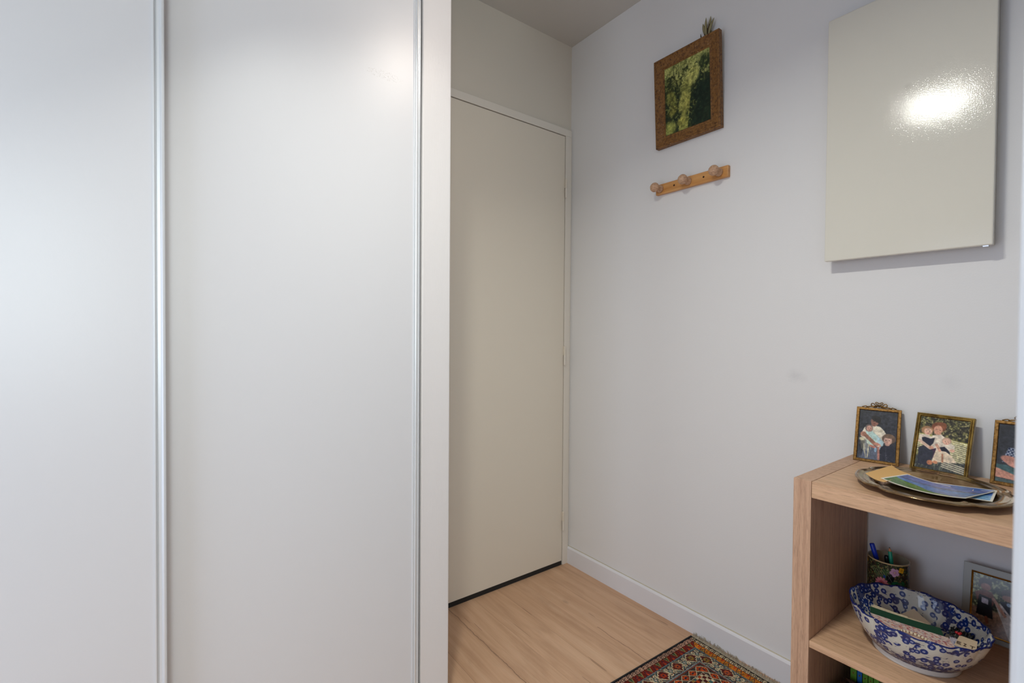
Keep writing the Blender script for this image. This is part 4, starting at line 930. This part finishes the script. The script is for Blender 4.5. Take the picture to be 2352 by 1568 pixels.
# corded selvedge along both long sides
for b in (0, rw): mb.tube([(*rugpos(a, b), .0034) for a in np.linspace(0, rl, 60)], .0030, 8)
obj('selvedge', mb, new_mat('dark_binding', (38,36,34), .9), rug, smooth=False)
def fringe(a_edge, sgn):
    mb = MB(); rr = random.Random(4 if sgn > 0 else 8); b = .001
    while b < rw-.001:
        cl = .5+.5*math.sin(b*210+math.sin(b*60)*2); drift = .006*math.sin(b*95)+.004*math.sin(b*33)
        L_ = rr.uniform(.018,.032); x0, y0 = rugpos(a_edge, b); dx, dy = (x0-rugpos(a_edge+.01*sgn, b)[0])/.01, (y0-rugpos(a_edge+.01*sgn, b)[1])/.01
        wx, wy = (rugpos(a_edge, b+.01)[0]-x0)/.01, (rugpos(a_edge, b+.01)[1]-y0)/.01
        pts = []; z = .003; lift = rr.uniform(.3,1.0)*(.4+.6*cl); sd = drift+rr.uniform(-.004,.004)-.006
        for q in range(6):
            s = q/5; ox = L_*s*sgn*-1
            px_ = x0-dx*0+(-dx)*0+dx*0; 
            ex, ey = x0+dx*L_*s, y0+dy*L_*s
            zz = .003+(.0035*math.sin(PI*min(1, s*1.3)))*lift
            ex += wx*sd*s*s; ey += wy*sd*s*s
            if sgn > 0 and ex > -.0135:
                over = ex+.0135; ex = -.0135-.0006*rr.random(); zz += over*1.0+.001
            pts.append((ex, ey, zz))
        mb.tube(pts, [.0007,.0008,.0008,.0007,.0006,.0003], 4); b += rr.uniform(.0009,.0017)
    return obj('fringe', mb, M['fringe'], rug, smooth=True)
fringe(0, 1); fringe(rl, -1)

# ================================================================== LIGHTS
def area(name, loc, target, sx, sy, power, color, spread=180):
    l = bpy.data.lights.new(name, 'AREA'); l.shape = 'RECTANGLE'; l.size = sx; l.size_y = sy; l.energy = power; l.color = color; l.spread = math.radians(spread)
    o = bpy.data.objects.new(name, l); COL.objects.link(o); o.location = loc
    d = (Vector(target)-Vector(loc)).normalized(); o.rotation_euler = d.to_track_quat('-Z', 'Y').to_euler(); return o
LA, TA = Vector((-1.40, -1.09, 2.20)), Vector((-1.05, -1.14, 1.26))
LB, TB = Vector((-.82, -1.05, 2.20)), Vector((-1.02, -.45, 1.80))
fx = thing('ceiling_spotlight', 'white two-headed spotlight bar on the ceiling', 'lamp', (-1.1, -1.07, H))
obj('bar', MB().box(-1.52, -.70, -1.10, -1.04, H-.025, H-.001), M['lampbody'], fx, bevel=.003)
def head(L0, T0, w, h, nm):
    d = (T0-L0).normalized(); q = d.to_track_quat('-Z', 'Y'); X = q @ Vector((1,0,0)); Y = q @ Vector((0,1,0)); o0 = L0-d*.004
    def hx(a, b, d0, d1): return [tuple(o0+X*i*a+Y*j*b-d*k) for k in (d1, d0) for i, j in ((-1,-1),(1,-1),(1,1),(-1,1))]
    hd = obj('lamp_head', MB().hexa(hx(w/2+.012, h/2+.012, .004, .06)), M['lampbody'], fx, bevel=.004)
    obj('lens', MB().hexa(hx(w/2, h/2, 0, .0035)), M['lens'], hd)
    obj('arm', MB().tube([tuple(o0-d*.05), (o0.x-d.x*.05, -1.07, H-.02)], .008, 10), M['lampbody'], fx)
head(LA, TA, .20, .035, 'a'); head(LB, TB, .15, .15, 'b')
POW = [7.4, 0.6, 32, 16]
area('spotlight_main', LA, TA, .20, .035, POW[0], (.99, 1.0, .91), 125)
area('spotlight_wardrobe', LB, TB, .15, .15, POW[1], (1.0, .88, .77), 110)
area('daylight_window', ((wx0+wx1)/2, YR-.12, (wz0+wz1)/2), ((wx0+wx1)/2, 0, (wz0+wz1)/2), wx1-wx0, wz1-wz0, POW[2], (.86, .985, 1.0))
area('daylight_side', (XL-.12, (sy0+sy1)/2, (sz0+sz1)/2), (0, (sy0+sy1)/2, (sz0+sz1)/2), sy1-sy0, sz1-sz0, POW[3], (.68, .79, 1.0))
wld = bpy.data.worlds.new('sky'); SC.world = wld; wld.use_nodes = True
bg = wld.node_tree.nodes['Background']; bg.inputs[0].default_value = (.75, .86, 1, 1); bg.inputs[1].default_value = 0.3

# ================================================================== CAMERA
f_px = 1091.369; yaw, pitch, roll = .641910463, -.0162713824, .00705552196
C = Vector((-1.6117249, -1.68934969, 1.11628801))
fwd = Vector((math.sin(yaw)*math.cos(pitch), math.cos(yaw)*math.cos(pitch), math.sin(pitch)))
r = Vector((math.cos(yaw), -math.sin(yaw), 0)); u = r.cross(fwd)
r2 = r*math.cos(roll)+u*math.sin(roll); u2 = -r*math.sin(roll)+u*math.cos(roll)
cam = bpy.data.cameras.new('camera'); co = bpy.data.objects.new('camera', cam); COL.objects.link(co)
co.matrix_world = Matrix(((r2.x, u2.x, -fwd.x, C.x), (r2.y, u2.y, -fwd.y, C.y), (r2.z, u2.z, -fwd.z, C.z), (0,0,0,1)))
cam.sensor_width = 36; cam.lens = f_px/2352*36; cam.clip_start = .02
cam.dof.use_dof = True; cam.dof.focus_distance = 1.5; cam.dof.aperture_fstop = 5.0
SC.camera = co
SC.view_settings.view_transform = 'Standard'; SC.view_settings.look = 'None'; SC.view_settings.gamma = 1; SC.view_settings.exposure = .07
SC.view_settings.use_curve_mapping = False
SC.cycles.use_denoising = True; SC.cycles.max_bounces = 7; SC.cycles.diffuse_bounces = 4
SC.cycles.sample_clamp_indirect = 6
SC.cycles.use_adaptive_sampling = True; SC.cycles.adaptive_threshold = .025
